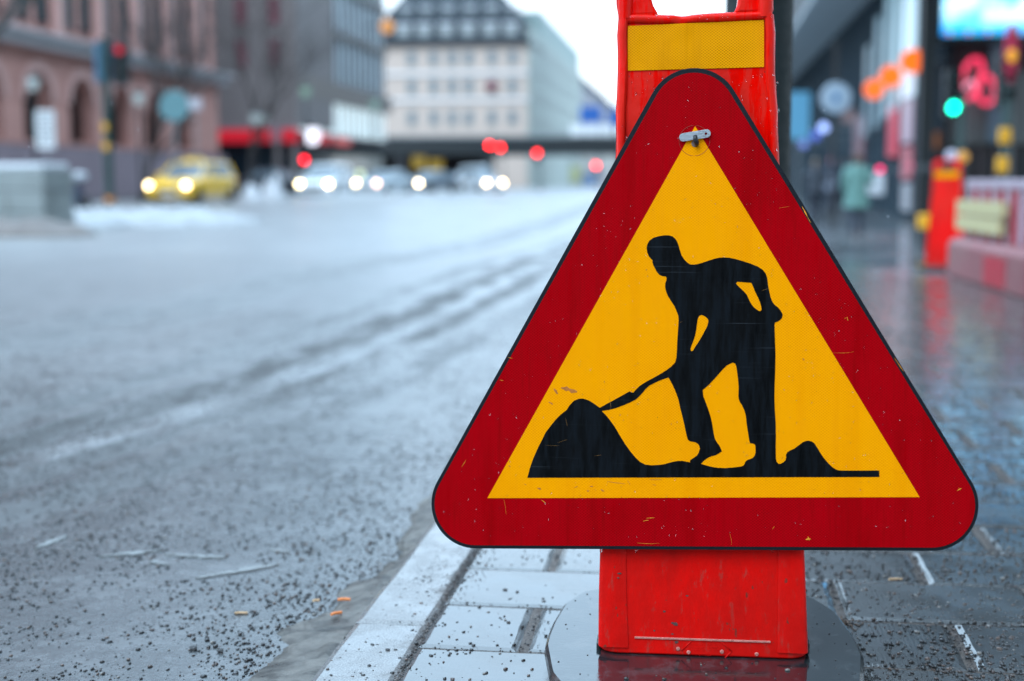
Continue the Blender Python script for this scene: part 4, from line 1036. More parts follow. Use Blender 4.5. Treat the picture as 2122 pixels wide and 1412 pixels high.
for k in range(26):
    MB().box(wsc / 26 * k + .01, wsc / 26 * (k + 1) - .01, -.006, -.001, .005, .07).build('ticker_cell', E('ticker_%d' % (k % 4), [(.02, .2, .9), (.9, .25, .03), (.05, .45, .8), (.1, .5, .25)][k % 4], .8), sc_)
# pink neon loops
ns = place('neon_sign', 'pink red neon sign of three loops above the shop door', 'neon sign', wz(2010, 32.4), 32.4, zz(180, 32.4))
m_neon = E('pink_neon', (1, .04, .12), .95); m_neonp = E('pale_neon', (1, .35, .5), 1.0)
def loop(cx, cz, rx, rz_, tilt, mat, rr_=.03):
    pts = []
    for k in range(25):
        q = 2 * math.pi * k / 24; x, z = rx * math.cos(q), rz_ * math.sin(q); pts.append((cx + x * math.cos(tilt) - z * math.sin(tilt), 0, cz + x * math.sin(tilt) + z * math.cos(tilt)))
    MB().tube(pts, rr_, 6, cap=False).build('neon_loop', mat, ns, smooth=True)
loop(-.05, .12, .20, .44, -.25, m_neon, .06); loop(.27, -.12, .19, .30, .15, m_neon, .055); loop(-.42, .08, .13, .10, .3, m_neonp, .045); loop(-.08, -.14, .11, .2, -.2, m_neonp, .035)
MB().tube([(-.5, .1, 0), (.5, .1, 0)], .02, 6).build('rail', m_steel, ns); MB().tube([(0, .1, 0), (0, .6, .05)], .02, 6).build('bracket', m_steel, ns)

# ------------------------------------------------------------------ street furniture
def sphere_light(par, name, mat, p, r, flat=.5): return MB().ell(p, (r, r * flat, r), 12, 8).build(name, mat, par, smooth=True)
m_redl = E('red_lens', (1, .02, .02), 22); m_redl2 = E('red_lens_far', (1, .03, .02), 20); m_grnl = E('green_lens', (0, 1, .62), 7); m_dimlens = P('unlit_lens', (.03, .05, .05), .2)
def traffic_light(label, px, pole_top, head_px, head_y, U, lit, s=1.0, boxes=(), board=None, group='traffic lights', lens=None, lr=.1, pole_w=.07):
    w = wz(px, U); o = place('traffic_light', label, 'traffic light', w, U, group=group); g0 = gz(U)
    zt = zz(pole_top, U) - g0
    MB().lathe([(pole_w * 1.5, 0), (pole_w * 1.5, .25), (pole_w, .3), (pole_w, zt)], 14).build('pole', m_dgreen, o, smooth=40)
    hx = wz(head_px, U) - w; hz = zz(head_y, U) - g0            # lens position of the lit lamp
    top = hz + .17 * s + (.0 if lit == 'red' else .60 * s)
    MB().box(hx - .17 * s, hx + .17 * s, -.02, .22, top - .95 * s, top).build('signal_head', m_black, o, bevel=.03)
    if board: MB().box(wz(board[0], U) - w, wz(board[1], U) - w, .0, .12, zz(board[3], U) - g0, zz(board[2], U) - g0).build('back_board', P('blue_grey_board', (.035, .12, .20), .5), o, bevel=.02)
    for i in range(3):
        z = top - .17 * s - i * .30 * s; on = (lit == 'red' and i == 0) or (lit == 'green' and i == 2)
        MB().lathe([(.001, -.06), (lr * .8, -.05), (lr, -.025)], 14, (hx, 0, z), 'y').build('lens', lens if on else m_dimlens, o, smooth=True)
        pts = []; m = MB()
        for rr_, y in ((lr * 1.15, -.02), (lr * 1.12, -.22)): pts.append([(hx + rr_ * math.cos(q), y, z + rr_ * math.sin(q)) for q in [math.pi * (k / 10) for k in range(11)]])
        m.loft(pts, cap=False, closed=False); m.build('visor', m_black, o, smooth=True)
    MB().tube([(0, .08, top - .3 * s), (hx, .12, top - .3 * s)], .03, 6).build('head_bracket', m_dgreen, o)
    for (bx, by) in boxes:
        z = zz(by, U) - g0; x = wz(bx, U) - w
        MB().box(x - .075, x + .075, -.13, .02, z - .11, z + .11).build('push_button_box', m_yell, o, bevel=.03)
    return o
m_redcore = E('red_signal', (.8, .0, .03), .6)
tl = traffic_light('green traffic light pole with red lamp and two yellow boxes at the left snow bank', 226, 62, 256, 88, 36, 'red', 1.15, ((224, 258), (225, 300)), (203, 236, 70, 160), lens=m_redcore, lr=.12, pole_w=.11)
MB().lathe([(.118, 0), (.118, .12)], 14, (0, 0, .42)).build('orange_band', P('orange_band', (.75, .25, .03), .5), tl)
tg = traffic_light('traffic light showing green beside the neon sign', 1988, 190, 1970, 227, 24, 'green', .8, (), None, lens=m_grnl, lr=.085, pole_w=.07)
ty = traffic_light('dark green signal pole with two yellow push button boxes at the right edge', 2082, 90, 2080, 205, 20, 'none', .75, ((2077, 285), (2074, 343)), None, lens=m_dimlens, lr=.075, pole_w=.075)
# red and yellow oval plate over it
z0 = zz(120, 20) - gz(20)
MB().ell((0, -.12, z0), (.10, .03, .40), 16, 10).build('oval_plate', P('crimson_plate', (.42, .01, .05), .5), ty, smooth=True)
MB().ell((0, -.14, z0 - .03), (.065, .03, .09), 12, 8).build('amber_lamp', E('amber_lamp', (.9, .42, .02), .8), ty, smooth=True)
for i, (px, py, U, lab) in enumerate(((632, 330, 72, 'red signal lamp beside the white estate car'), (1015, 300, 104, 'left one of the overlapping pair of red signal lamps under the viaduct'), (1037, 305, 112, 'right one of the overlapping pair of red signal lamps under the viaduct'), (1113, 317, 110, 'single red signal lamp in the middle of the street'), (1235, 343, 118, 'low red signal lamp just left of the red stand'))):
    traffic_light(lab, px + 6, py - 26, px, py, U, 'red', 1.0, (), None, lens=E('red_signal_%d' % i, (1, .012 * (i > 0), .012), (10, 17, 17, 15, 13)[i]), lr=.13 + .02 * (i > 0), pole_w=.05)
def street_lamp(label, px, py, U, top='lantern', glow=None, r=.2):
    w = wz(px, U); o = place('street_lamp', label, 'street lamp', w, U, group='street lamps'); z = zz(py, U) - gz(U)
    MB().lathe([(.11, 0), (.10, .4), (.055, .5), (.045, z - r * 1.2)], 12).build('pole', m_black, o, smooth=40)
    MB().lathe([(.05, -r * 1.2), (r * .75, -r), (r, r * .6), (r * .8, r * .9), (.04, r * 1.3)], 12, (0, 0, z)).build('lamp_glass', glow or E('lamp_frost', (.5, .62, .66), .35), o, smooth=True)
    MB().lathe([(r * 1.02, r * .75), (r * .6, r * 1.2), (.02, r * 1.45)], 12, (0, 0, z)).build('lamp_cap', m_black, o, smooth=True)
    return o
street_lamp('street lamp with pale lantern at far left in front of the arches', 76, 160, 44)
street_lamp('street lamp with pale globe left of the round teal sign', 292, 195, 50, r=.2)
street_lamp('street lamp with pale twin glass in front of the red fascia', 531, 240, 70, r=.26)
street_lamp('second lantern just right of the twin glass one over the red fascia', 549, 242, 72, r=.24)
street_lamp('lamp glowing white at the corner of the glass office block', 648, 276, 80, glow=E('white_globe', (.85, .86, 1), 1.6), r=.45)
street_lamp('green lantern above the glowing white lamp', 636, 183, 76, glow=E('green_lamp', (.3, .5, .42), .4), r=.28)
street_lamp('grey green lantern at the far end of the office block', 778, 212, 96, glow=E('green_lamp2', (.3, .48, .46), .4), r=.36)
street_lamp('pale green light low above the second car', 746, 360, 84, glow=E('pale_green_lamp', (.6, .75, .5), 1.6), r=.2)
ck = place('clock', 'round orange clock hung at the end of the office block', 'clock', wz(805, 100), 100, zz(46, 100))
MB().lathe([(.001, -.12), (.45, -.12), (.48, -.06), (.48, .06), (.45, .12), (.001, .12)], 20, axis='y').build('clock_face', E('orange_clock', (.75, .33, .08), .7), ck, smooth=40); MB().tube([(-.4, 0, 0), (-1.7, 0, 0)], .05, 6).build('bracket', m_black, ck)
rs = place('round_sign', 'teal grey back of a round road sign on a slim pole', 'road sign', wz(365, 46), 46)
z = zz(213, 46) - gz(46); MB().lathe([(.001, -.03), (.50, -.03), (.52, 0), (.50, .02), (.001, .02)], 28, (0, 0, z), 'y').build('sign_plate', m_tealback, rs, smooth=40); MB().tube([(0, .05, 0), (0, .05, z + .3)], .035, 8).build('pole', m_steel, rs)
rs = place('small_sign', 'small pale sign right of the round teal sign', 'road sign', wz(408, 50), 50)
z = zz(208, 50) - gz(50); MB().box(-.24, .24, -.02, .02, z - .2, z + .2).build('sign_plate', P('pale_plate', (.42, .40, .44), .5), rs); MB().tube([(0, .05, 0), (0, .05, z)], .03, 8).build('pole', m_steel, rs)
nb = place('notice_board', 'white notice board with grey lines on a thin post at far left', 'notice board', wz(98, 38), 38)
z = zz(260, 38) - gz(38); MB().box(-.26, .26, -.03, .03, z - .55, z + .5).build('board', m_white, nb)
for k in range(7): MB().box(-.2, .2, -.036, -.031, z + .36 - k * .13, z + .42 - k * .13).build('text_line', m_steel, nb)
MB().tube([(0, .05, 0), (0, .05, z)], .03, 8).build('post', m_steel, nb)
bs = place('bicycle_sign', 'round white sign with a small blue symbol on a grey pole', 'road sign', wz(1728, 28.5), 28.5)
z = zz(206, 28.5) - gz(28.5)
MB().lathe([(.001, -.03), (.28, -.03), (.30, 0), (.28, .02), (.001, .02)], 28, (0, 0, z), 'y').build('sign_plate', P('pale_blue_white', (.30, .38, .46), .4), bs, smooth=40)
MB().ell((0, -.03, z), (.06, .012, .10), 12, 8).build('symbol', P('sign_blue', (.03, .16, .34), .5), bs, smooth=True)
MB().tube([(-.02, .05, 0), (-.02, .05, z + 1.1)], .04, 8).build('pole', m_iron, bs); MB().box(.12, .38, 0, .02, z - .48, z - .2).build('under_plate', P('brown_plate', (.20, .13, .13), .6), bs)
for i, (px, py, U, c, s_, r_) in enumerate(((1704, 266, 40, (.35, .5, 1), 3.5, .13), (1688, 283, 44, (.08, .14, .6), 2.4, .13), (1664, 300, 48, (.16, .25, .7), 2.0, .13), (1823, 352, 31, (.8, .02, .14), 7, .06), (1885, 345, 31, (.6, .12, .2), 1.6, .07))):
    o = place('shop_light', ('pale blue light spot on the glass building front', 'dark blue light spot left of the paler one', 'lowest of the blue light spots along the glass building', 'small red light right of the person in green', 'faint pink light by the black column')[i], 'light', wz(px, U), U, zz(py, U))
    MB().ell((0, 0, 0), (r_, r_ * .5, r_), 10, 7).build('lamp', E('spot_%d' % i, c, s_ * .45), o, smooth=True); MB().tube([(r_ * .5, 0, 0), (WR - wz(px, U), 0, 0)], .012, 5).build('bracket', m_steel, o)
o = place('light_box', 'tall blue lit panel beside the glass building behind the near post', 'advertising panel', wz(1652, 60), 60)
z0, z1 = zz(292, 60), zz(195, 60); MB().box(-.45, .45, 0, .12, z0, z1).build('panel', E('blue_panel', (.10, .34, .58), .6), o); MB().box(-.05, .05, .03, .1, 0, z0).build('leg', m_steel, o)
# concrete planter wall at left with snow and dirt
UL = 27; pw = place('planter_wall', 'grey concrete planter with snow on top at the left edge', 'planter', wz(90, UL), UL)
x1 = wz(90, UL); 
for i, (za, zb) in enumerate(((-.15, .22), (.235, .66), (.675, 1.06))): sbox(pw, 'concrete_course', m_conc, x1 - 3.2, x1 - (.0, .02, .0)[i], UL, UL + 1.4, za, zb, .02)
sbox(pw, 'snow_cap', m_snow_clean, x1 - 3.2, x1 - .05, UL + .05, UL + 1.3, 1.065, 1.2, .05)
def mound(name, mat, w0, u0, rw, ru, h, seed, label, cat='snow', kind='stuff', grid=26):
    m = MB(); rings = []
    for i in range(grid):
        row = []
        for j in range(grid):
            a, b = (i / (grid - 1) - .5) * 2, (j / (grid - 1) - .5) * 2; d = max(0, 1 - (abs(a) ** 2.4 + abs(b) ** 2)); nz = noise.noise((a * 2.2 + seed, b * 2.2, seed)) + .5 * noise.noise((a * 6, b * 6, seed))
            row.append((a * rw, b * ru, h * d ** .7 * (1 + .55 * nz) + (.03 * nz if d > 0 else -.12) - (.1 if d == 0 else 0)))
        rings.append(row)
    m.loft(rings, cap=False, closed=False); o = m.build(name, mat, smooth=True, fix=False)
    if o.data.polygons[0].normal.z < 0: o.data.flip_normals()
    o.location = st(w0, u0, gz(u0) - .04); o.rotation_euler = (0, 0, -YAW); return tag(o, label, cat, kind=kind)
mound('dirt_heap', m_slush, wz(30, 25), 25.2, 1.5, .8, .30, 3, 'brown dirty slush heaped at the foot of the concrete planter')
mound('snow_bank', m_snow, wz(300, 33), 33, 3.0, 2.0, .36, 11, 'long low bank of old snow in front of the yellow taxi', grid=34)
mound('snow_bank', m_snow, wz(130, 30.5), 30, 1.6, 2.2, .25, 17, 'lower snow bank trailing towards the concrete planter', grid=30)
mound('snow_heap', m_snow_clean, wz(520, 58), 58, .42, .4, .62, 5, 'smaller of two white snow heaps right of the taxi')
mound('snow_heap', m_snow_clean, wz(565, 58), 58, .5, .4, .85, 6, 'larger of two white snow heaps right of the taxi')
mound('snow_ridge', m_snow, -13.5, 62, 5.5, 1.2, .28, 8, 'thin ridge of snow along the far crossing', grid=34)
# snow covered moped
mp = place('moped', 'parked moped covered in snow left of the signal pole', 'moped', wz(140, 38), 38, rz=R(-25))
for x in (-.6, .6):
    o = MB().lathe([(.16, -.05), (.26, -.06), (.27, 0), (.26, .06), (.16, .05)], 18, (x, 0, .27), 'y').build('wheel', m_tyre, mp, smooth=40); MB().lathe([(.001, -.03), (.16, -.03), (.16, .03), (.001, .03)], 14, (x, 0, .27), 'y').build('rim', m_rimw, o)
MB().loft([[(-.75, -.12, .35), (-.75, .12, .35), (-.7, .1, .55), (-.7, -.1, .55)], [(-.2, -.16, .3), (-.2, .16, .3), (-.15, .14, .78), (-.15, -.14, .78)], [(.3, -.14, .25), (.3, .14, .25), (.3, .1, .35), (.3, -.1, .35)], [(.5, -.14, .3), (.5, .14, .3), (.45, .1, .95), (.45, -.1, .95)]]).build('bodywork', P('navy_paint', (.03, .05, .09), .4), mp, bevel=.03)
MB().tube([(.5, -.32, 1.02), (.46, 0, 1.0), (.5, .32, 1.02)], .02, 8).build('handlebar', m_black, mp); MB().ell((-.35, 0, .84), (.42, .2, .14), 14, 8).build('seat_snow', m_snow_clean, mp, smooth=True); MB().ell((.46, 0, 1.08), (.16, .3, .12), 12, 8).build('handlebar_snow', m_snow_clean, mp, smooth=True)

# red and white plastic barrier with planks, standing in a pinkish concrete base
UA, UBb = 13.2, 10.6
wa, wb = wz(2008, UA), wz(2180, UBb)
bar = place('works_barrier', 'red and white slatted works barrier with cream planks on a pinkish concrete base', 'barrier', wa, UA)
ang = math.atan2(UBb - UA, wb - wa); ln = math.hypot(UBb - UA, wb - wa); bar.rotation_euler = (0, 0, -YAW + ang)
m_base = P('pinkish_concrete', (.22, .075, .08), .65, .2, 2, grime=(.22, .16, .14)); m_slatr = P('red_slat', (.36, .015, .03), .5, .15, 6); m_slatw = P('white_slat', (.36, .28, .33), .5, .15, 6); m_plank = P('cream_plank', (.46, .40, .21), .6, .12, 5, stretch=(1, 6, 6))
MB().loft([[(-.04, -.16, 0), (ln, -.16, 0), (ln, .3, 0), (-.04, .3, 0)], [(-.04, -.16, .30), (ln, -.16, .30), (ln, .3, .30), (-.04, .3, .30)], [(0, -.10, .35), (ln, -.10, .35), (ln, .24, .35), (0, .24, .35)]]).build('concrete_base', m_base, bar, bevel=.02)
MB().box(ln * .52, ln * .78, -.165, -.1605, .03, .26).build('red_patch', m_slatr, bar)
for k in range(int(ln / .22)):
    x = .04 + k * .22; MB().box(x, x + .12, -.02, .02, .352, .82 + .02 * (k % 3)).build('slat', m_slatw if k % 2 == 0 else m_slatr, bar, bevel=.01)
MB().box(0, ln, -.03, .03, .78, .86).build('top_rail', m_slatw, bar, bevel=.015)
MB().box(-.02, 1.6, -.10, -.045, .56, .68).build('plank', m_plank, bar, bevel=.004); MB().box(0, 1.55, -.105, -.05, .42, .545).build('plank', m_plank, bar, bevel=.004)
MB().box(.85, 1.0, -.14, .1, .0, .9).build('red_post', m_slatr, bar) if False else None

# second red stand further along the pavement
st2 = stand.copy(); COL.objects.link(st2)
for ch in stand.children:
    if ch.name.split('.')[0] in ('raindrops', 'ridge_drops', 'gouges', 'rivet_stud', 'moulded_mark'): continue
    c = ch.copy(); COL.objects.link(c); c.parent = st2
U2 = 14.0; st2['label'] = 'second red plastic stand, farther along the pavement beside the slatted barrier'
phi = R(-29); ex = Vector((math.cos(phi), math.sin(phi), 0)); ey = Vector((-math.sin(phi), math.cos(phi), 0))
st2.matrix_world = Matrix.Translation(st(wz(1962, U2), U2, gz(U2)) + ey * .06) @ Matrix((ex, ey, Vector((0, 0, 1)))).transposed().to_4x4() @ Matrix.Diagonal((1, 1, .85, 1))
for i, (px, py, c, nm, lab) in enumerate(((1970, 325, (.55, .6, .8), 'ball_lamp', 'pale round lamp behind the top of the second red stand'), (1993, 327, (.8, .4, .05), 'amber_lamp', 'round amber warning lamp behind the top of the second red stand'))):
    U = 15.0; o = place('warning_lamp', lab, 'warning lamp', wz(px, U), U)
    z = zz(py, U) - gz(U); MB().ell((0, 0, z), (.065, .05, .065), 12, 8).build('lens', E('warn_%d' % i, c, .45), o, smooth=True); MB().tube([(0, .0, 0), (0, .0, z - .06)], .02, 8).build('pole', m_black, o); MB().box(-.12, .12, -.12, .12, 0, .05).build('foot', m_black, o)
o = place('yellow_block', 'small yellow block low at the left of the second red stand', 'marker', wz(1921, 19), 19)
z = zz(458, 19) - gz(19); MB().box(-.10, .10, -.08, .08, z - .1, z + .1).build('yellow_face', m_yell, o, bevel=.03); MB().box(-.03, .03, -.03, .03, 0, z - .1).build('stem', m_black, o)

# ------------------------------------------------------------------ people
def body_mat(name, low, mid, skin, z1, z2):
    n = NB(name); x, y, z = n.xyz(); n.set(color=n.mix(n.math('GREATER_THAN', z, z2), n.mix(n.math('GREATER_THAN', z, z1), low, mid), skin), rough=.7); return n.m
def person(label, px, U, H, rz, trousers, coatc, hairc, stride=.12, bag=None, long_coat=True):
    o = place('person', label, 'person', wz(px, U), U, group='people walking on the pavement', rz=rz)
    me = bpy.data.meshes.new('body'); s = H / 1.72
    J = {'pel': (0, 0, .92), 'sp': (0, .01, 1.12), 'ch': (0, .0, 1.33), 'nk': (0, 0, 1.47), 'hd': (0, -.01, 1.56), 'tp': (0, 0, 1.66),
         'hl': (-.09, 0, .88), 'kl': (-.10, -stride * .7, .50), 'al': (-.10, stride * .2 - .02, .10), 'fl': (-.10, -.14 + stride * .2, .04), 'hr': (.09, 0, .88), 'kr': (.10, stride * .1, .50), 'ar': (.10, stride * 1.6, .12), 'fr': (.10, -.11 + stride * 1.5, .04),
         'sl': (-.19, 0, 1.38), 'el': (-.26, .04, 1.12), 'wl': (-.25, -.10, .92), 'dl': (-.24, -.15, .85), 'sr': (.19, 0, 1.38), 'er': (.27, .03, 1.12), 'wr': (.25, -.14, .94), 'dr': (.24, -.2, .88)}
    rad = dict(pel=.14, sp=.13, ch=.15, nk=.055, hd=.085, tp=.07, hl=.095, kl=.085, al=.055, fl=.035, hr=.095, kr=.085, ar=.055, fr=.035, sl=.065, el=.048, wl=.032, dl=.035, sr=.065, er=.048, wr=.032, dr=.035)
    ks = list(J); ed = [('pel', 'sp'), ('sp', 'ch'), ('ch', 'nk'), ('nk', 'hd'), ('hd', 'tp'), ('pel', 'hl'), ('hl', 'kl'), ('kl', 'al'), ('al', 'fl'), ('pel', 'hr'), ('hr', 'kr'), ('kr', 'ar'), ('ar', 'fr'), ('ch', 'sl'), ('sl', 'el'), ('el', 'wl'), ('wl', 'dl'), ('ch', 'sr'), ('sr', 'er'), ('er', 'wr'), ('wr', 'dr')]
    me.from_pydata([tuple(c * s for c in J[k]) for k in ks], [(ks.index(a), ks.index(b)) for a, b in ed], [])
    bo = mobj('body', me, o); md = bo.modifiers.new('skin', 'SKIN')
    if not me.skin_vertices: pass
    for i, k in enumerate(ks):
        me.skin_vertices[0].data[i].radius = (rad[k] * s, rad[k] * s); me.skin_vertices[0].data[i].use_root = k == 'pel'
    sd = bo.modifiers.new('sub', 'SUBSURF'); sd.levels = 1; sd.render_levels = 2
    me.materials.append(body_mat('clothes_%d' % px, trousers, coatc, (.42, .24, .18), 1.0 * s, 1.46 * s))
    mc = P('coat_%d' % px, coatc, .75, .12, 6, bump=.2, bscale=20)
    m = MB(); rr_ = []
    for z, rx, ry in ((.60 if long_coat else .82, .26, .20), (.75 if long_coat else .88, .25, .19), (1.0, .21, .165), (1.2, .215, .165), (1.36, .21, .15), (1.44, .15, .11), (1.49, .075, .075)):
        rr_.append([(rx * s * math.cos(q) * (1 + .03 * math.sin(5 * q)), ry * s * math.sin(q), z * s) for q in [2 * math.pi * k / 20 for k in range(20)]])
    m.loft(rr_, cap=False); m.build('coat', mc, o, smooth=True)
    for sg in (-1, 1):
        MB().tube([(sg * .17 * s, 0, 1.41 * s), (sg * .235 * s, .03 * s, 1.25 * s), (sg * .27 * s, .04 * s, 1.11 * s), (sg * .26 * s, -.06 * s, 1.0 * s), (sg * .253 * s, -.11 * s, .95 * s)], [.08 * s, .078 * s, .066 * s, .056 * s, .05 * s], 12).build('sleeve', mc, o, smooth=True)
        j = J['fl' if sg < 0 else 'fr']; MB().ell((j[0] * s, (j[1] + .05) * s, .05 * s), (.05 * s, .14 * s, .055 * s), 12, 7).build('shoe', m_black, o, smooth=True)
    MB().ell((0, .015 * s, 1.60 * s), (.092 * s, .105 * s, .105 * s), 14, 9).build('hair', P('hair_%d' % px, hairc, .8, .3, 20), o, smooth=True)
    if bag: MB().loft([[(x * .16, y * .07, z) for x, y in ((-1, -1), (1, -1), (1, 1), (-1, 1))] for z in (.62, .66, .95, 1.0)]).build('bag', P('bag_%d' % px, bag, .6), o, bevel=.03, loc=(-.36 * s, -.02, .12))
    return o
person('person in a pale green coat walking away with a white bag on the right arm', 1776, 26.2, 1.50, math.pi, (.02, .03, .05), (.12, .25, .225), (.10, .06, .04), bag=(.55, .58, .62))
bg = SC.objects[-1] if False else None
person('person in dark clothes with a brownish hood, nearest the sign edge', 1690, 34, 1.52, math.pi, (.015, .02, .035), (.035, .045, .06), (.16, .12, .09), long_coat=False, bag=(.22, .26, .34))
person('person in dark blue with a pink hat behind the hooded one', 1724, 40, 1.6, math.pi - .3, (.012, .02, .04), (.012, .025, .05), (.42, .16, .19), long_coat=False)
person('distant person in dark coat by the glass wall, left of the person in green', 1748, 52, 1.65, .2, (.02, .02, .03), (.03, .045, .06), (.05, .04, .04))

# ------------------------------------------------------------------ cars
def car(name, label, px, U, heading, col, lamp, lampr=.09, H=1.45, Lc=4.5, estate=False, group='cars waiting at the crossing', lamp2=None, wsc=1.0):
    o = place(name, label, 'taxi' if 'taxi' in name else 'car', wz(px, U), U, group=group, rz=heading)
    paint = P('paint_%s_%d' % (name, px), col, .28, .06, 2, coat=.6); hl = Lc / 2
    def sec(y, hw_, z0, z1, n=4, rc=.12):
        out = []
        for cx, cz, a0 in ((hw_ - rc, z0 + rc * .6, -90), (hw_ - rc, z1 - rc, 0), (-hw_ + rc, z1 - rc, 90), (-hw_ + rc, z0 + rc * .6, 180)):
            for k in range(n):
                a = R(a0 + 90 * k / (n - 1)); out.append((cx + rc * math.cos(a), y, cz + rc * (.6 if cz < .5 else 1) * math.sin(a)))
        return out
    B = [(-hl, .66, .32, .62), (-hl + .08, .80, .24, .70), (-hl + .4, .88, .20, .80), (-hl + 1.2, .90, .20, .93), (0, .91, .20, .97), (hl - 1.0, .90, .2, 1.0), (hl - .3, .87, .24, .98), (hl - .05, .80, .3, .9), (hl, .7, .36, .8)]
    MB().loft([sec(y, hw_, a, b) for y, hw_, a, b in B]).build('car_body', paint, o, smooth=50)
    yr = hl - (.25 if estate else .7)
    def gring(z, y0, y1, hw_, rc=.18, n=5):
        out = []
        for cx, cy, a0 in ((hw_ - rc, y0 + rc, -90), (hw_ - rc, y1 - rc, 0), (-hw_ + rc, y1 - rc, 90), (-hw_ + rc, y0 + rc, 180)):
            for k in range(n):
                a = R(a0 + 90 * k / (n - 1)); out.append((cx + rc * math.cos(a), cy + rc * math.sin(a), z))
        return out
    MB().loft([gring(.92, -hl + 1.15, yr + .15, .84), gring(1.15, -hl + 1.52, yr, .76), gring(H - .07, -hl + 1.95, yr - (.1 if estate else .35), .64)]).build('cabin_glass', P('cabin_glass', (.12, .16, .19), .08, .2, 1), o, smooth=40)
    MB().loft([gring(H - .075, -hl + 1.93, yr - (.08 if estate else .33), .655), gring(H - .02, -hl + 2.02, yr - (.14 if estate else .4), .62), gring(H, -hl + 2.2, yr - (.3 if estate else .55), .5)]).build('roof', paint, o, smooth=40)
    for sg in (-1, 1):
        MB().tube([(sg * .80, -hl + 1.22, .93), (sg * .64, -hl + 2.0, H - .06)], .035, 6).build('windscreen_pillar', paint, o)
        MB().tube([(sg * .80, yr + .02, .95), (sg * .64, yr - (.15 if estate else .4), H - .06)], .06, 6).build('rear_pillar', paint, o)
        MB().tube([(sg * .83, .25, .93), (sg * .66, .2, H - .06)], .03, 6).build('door_pillar', paint, o)
        MB().ell((sg * .98, -hl + 1.5, 1.0), (.10, .07, .07), 8, 6).build('wing_mirror', paint, o, smooth=True)
        for y in (-hl + .82, hl - .85):
            wt = MB().lathe([(.20, -.11), (.31, -.11), (.33, -.06), (.33, .06), (.31, .11), (.20, .11)], 20, (sg * .80, y, .33), 'x').build('wheel', m_tyre, o, smooth=40); MB().lathe([(.001, -.09), (.2, -.1), (.2, .1), (.001, .09)], 14, (sg * .80, y, .33), 'x').build('rim', m_rimw, wt)
        MB().ell((sg * .69, -hl + .06, .64), (lampr, .06, lampr), 12, 8).build('headlight', lamp2 if (lamp2 and sg > 0) else lamp, o, smooth=True)
        MB().box(sg * .68 - .12, sg * .68 + .12, hl - .06, hl + .01, .68, .86).build('tail_lamp', P('tail_red', (.3, .01, .01), .3), o)
    MB().box(-.40, .40, -hl - .012, -hl + .1, .42, .58).build('grille', m_black, o); MB().box(-.26, .26, -hl - .03, -hl - .013, .34, .42).build('number_plate', m_white, o)
    return o
hlm = lambda nm, c, s_: E('headlamp_' + nm, c, s_)
tx = car('taxi', 'yellow taxi with lit headlights and roof sign turning at the crossing', 400, 51, R(-3), (.90, .52, .02), hlm('taxi', (1, .78, .42), 13), .105, 1.52, 4.7, True)
MB().loft([[(x * .36 * t, y * .12 * t, z) for x, y in ((-1, -1), (1, -1), (1, 1), (-1, 1))] for z, t in ((1.51, 1), (1.6, 1), (1.66, .8))]).build('roof_sign', E('taxi_sign', (.8, .6, .15), .4), tx, bevel=.02, loc=(0, .1, 0))
car('parked_car', 'white estate car with lit headlights, first in the queue', 677, 68, R(0), (.80, .84, .86), hlm('first', (1, .84, .46), 16), .11, 1.6, 4.8, True)
car('parked_car', 'silver car second in the queue with its lower fog light glaring', 798, 84, R(-18), (.55, .62, .66), hlm('second', (1, .80, .45), 19), .11, 1.4, 4.4, lamp2=hlm('dim', (1, .55, .36), 12))
car('parked_car', 'dark grey car third in the queue with one dim headlight', 892, 98, R(-28), (.17, .20, .23), hlm('third', (1, .58, .42), 12), .12, 1.5, 4.4, lamp2=hlm('third_b', (1, .80, .46), 25))
car('parked_car', 'white van like car fourth in the queue, close to the viaduct', 995, 108, R(38), (.72, .76, .80), hlm('fourth', (1, .74, .38), 24), .115, 1.9, 4.6, True)
o = place('fog_light', 'bright low light just under the left headlight of the second car', 'light', wz(771, 64), 64, zz(407, 64)); MB().ell((0, 0, 0), (.09, .05, .09), 10, 7).build('lens', hlm('fog', (1, .82, .5), 19), o, smooth=True); MB().tube([(0, .03, 0), (0, .03, gz(64) - zz(407, 64))], .03, 6).build('stem', m_black, o)
car('parked_car', 'dark car behind the yellow taxi against the shopfront', 575, 76, R(90), (.03, .035, .045), P('lamp_off', (.3, .3, .3), .2), .1)
car('parked_car', 'grey blue car half hidden beneath the viaduct', 960, 120, R(0), (.12, .16, .22), P('lamp_off', (.3, .3, .3), .2), .1)

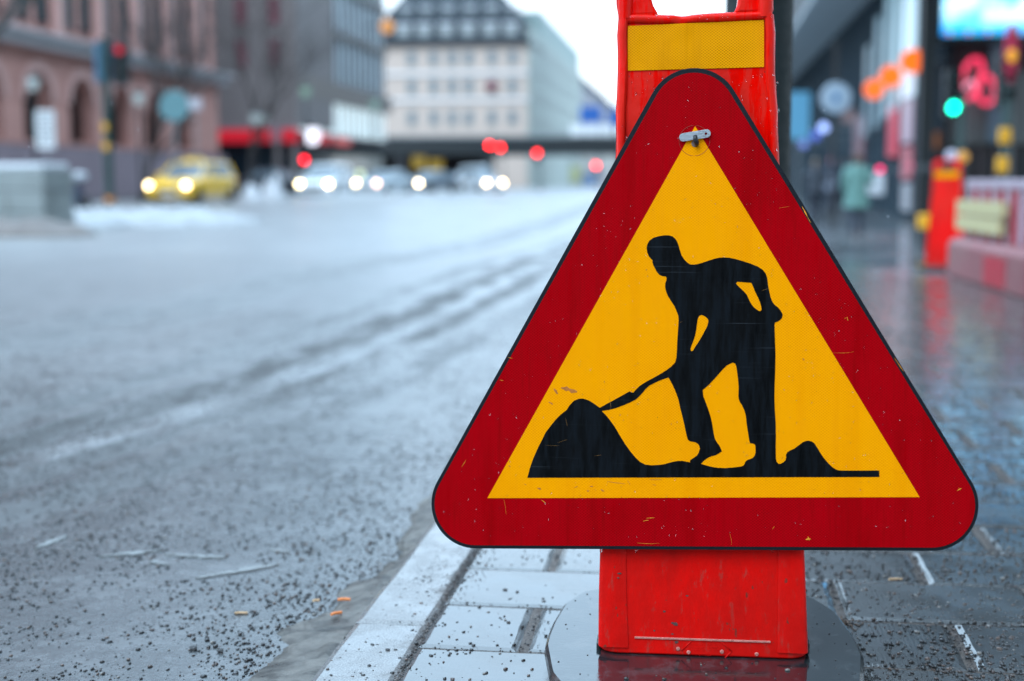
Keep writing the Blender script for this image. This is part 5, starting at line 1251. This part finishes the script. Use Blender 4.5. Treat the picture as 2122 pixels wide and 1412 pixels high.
# ------------------------------------------------------------------ bare winter trees
def tree(label, px, U, H, seed, lean=0, r0=.13, base_z=None):
    rd = random.Random(seed); o = place('bare_tree', label, 'tree', wz(px, U), U, group='bare street trees')
    tr_, cr = MB(), MB()
    def grow(p, d, r, ln, lv):
        pts = [p]; rad_ = [r]; q = p.copy(); dd = d.copy()
        for k in range(4):
            dd = (dd + Vector((rd.gauss(0, .10), rd.gauss(0, .10), rd.gauss(.03, .06)))).normalized(); q = q + dd * ln / 4; pts.append(q.copy()); rad_.append(r * (1 - .1 * (k + 1)))
        (tr_ if lv == 0 else cr).tube(pts, rad_, 8 if lv < 2 else 4)
        if lv >= 5 or r < .006: return
        for k in range(3 if lv else 5):
            a = rd.uniform(0, 2 * math.pi); sp_ = rd.uniform(.35, .85); t = pts[-1] if k < 2 else pts[rd.choice((2, 3))]
            side = Vector((math.cos(a), math.sin(a), .15)); nd = (dd * math.cos(sp_) + side * math.sin(sp_)).normalized(); grow(t, nd, r * rd.uniform(.5, .66), ln * rd.uniform(.62, .8), lv + 1)
    grow(Vector((0, 0, 0)), Vector((lean, 0, 1)).normalized(), r0, H * .38, 0)
    bark = P('winter_bark', (.05, .042, .040), .9, .3, 8); tr_.build('trunk', bark, o, smooth=50); cr.build('crown', bark, o)
tree('bare tree with dark trunk beside the pale globe lamp', 303, 57, 8.5, 3, r0=.14)
tree('bare tree whose branches reach in at the top left corner', -30, 33, 8, 5, lean=.12, r0=.16)
tree('bare tree in front of the brown corner block', 520, 70, 11, 9, r0=.13)

# fine sleet falling between the camera and the street
m = MB()
for _ in range(130):
    d = 2.7 + 4 * random.random(); px, py = random.uniform(0, 2122), random.uniform(0, 1300); p = CAMP + ray(px, py) * d
    if p.z < .1 or (abs(d - 2.35) < .25): continue
    l = .0045 * random.uniform(.5, 1.3); m.tube([(p.x, p.y, p.z), (p.x + .0004, p.y, p.z - l)], [.0003, .0005], 4)
tag(m.build('sleet', P('sleet', (.75, .8, .85), .3)), kind='stuff', label='fine sleet falling in the air', cat='sleet')
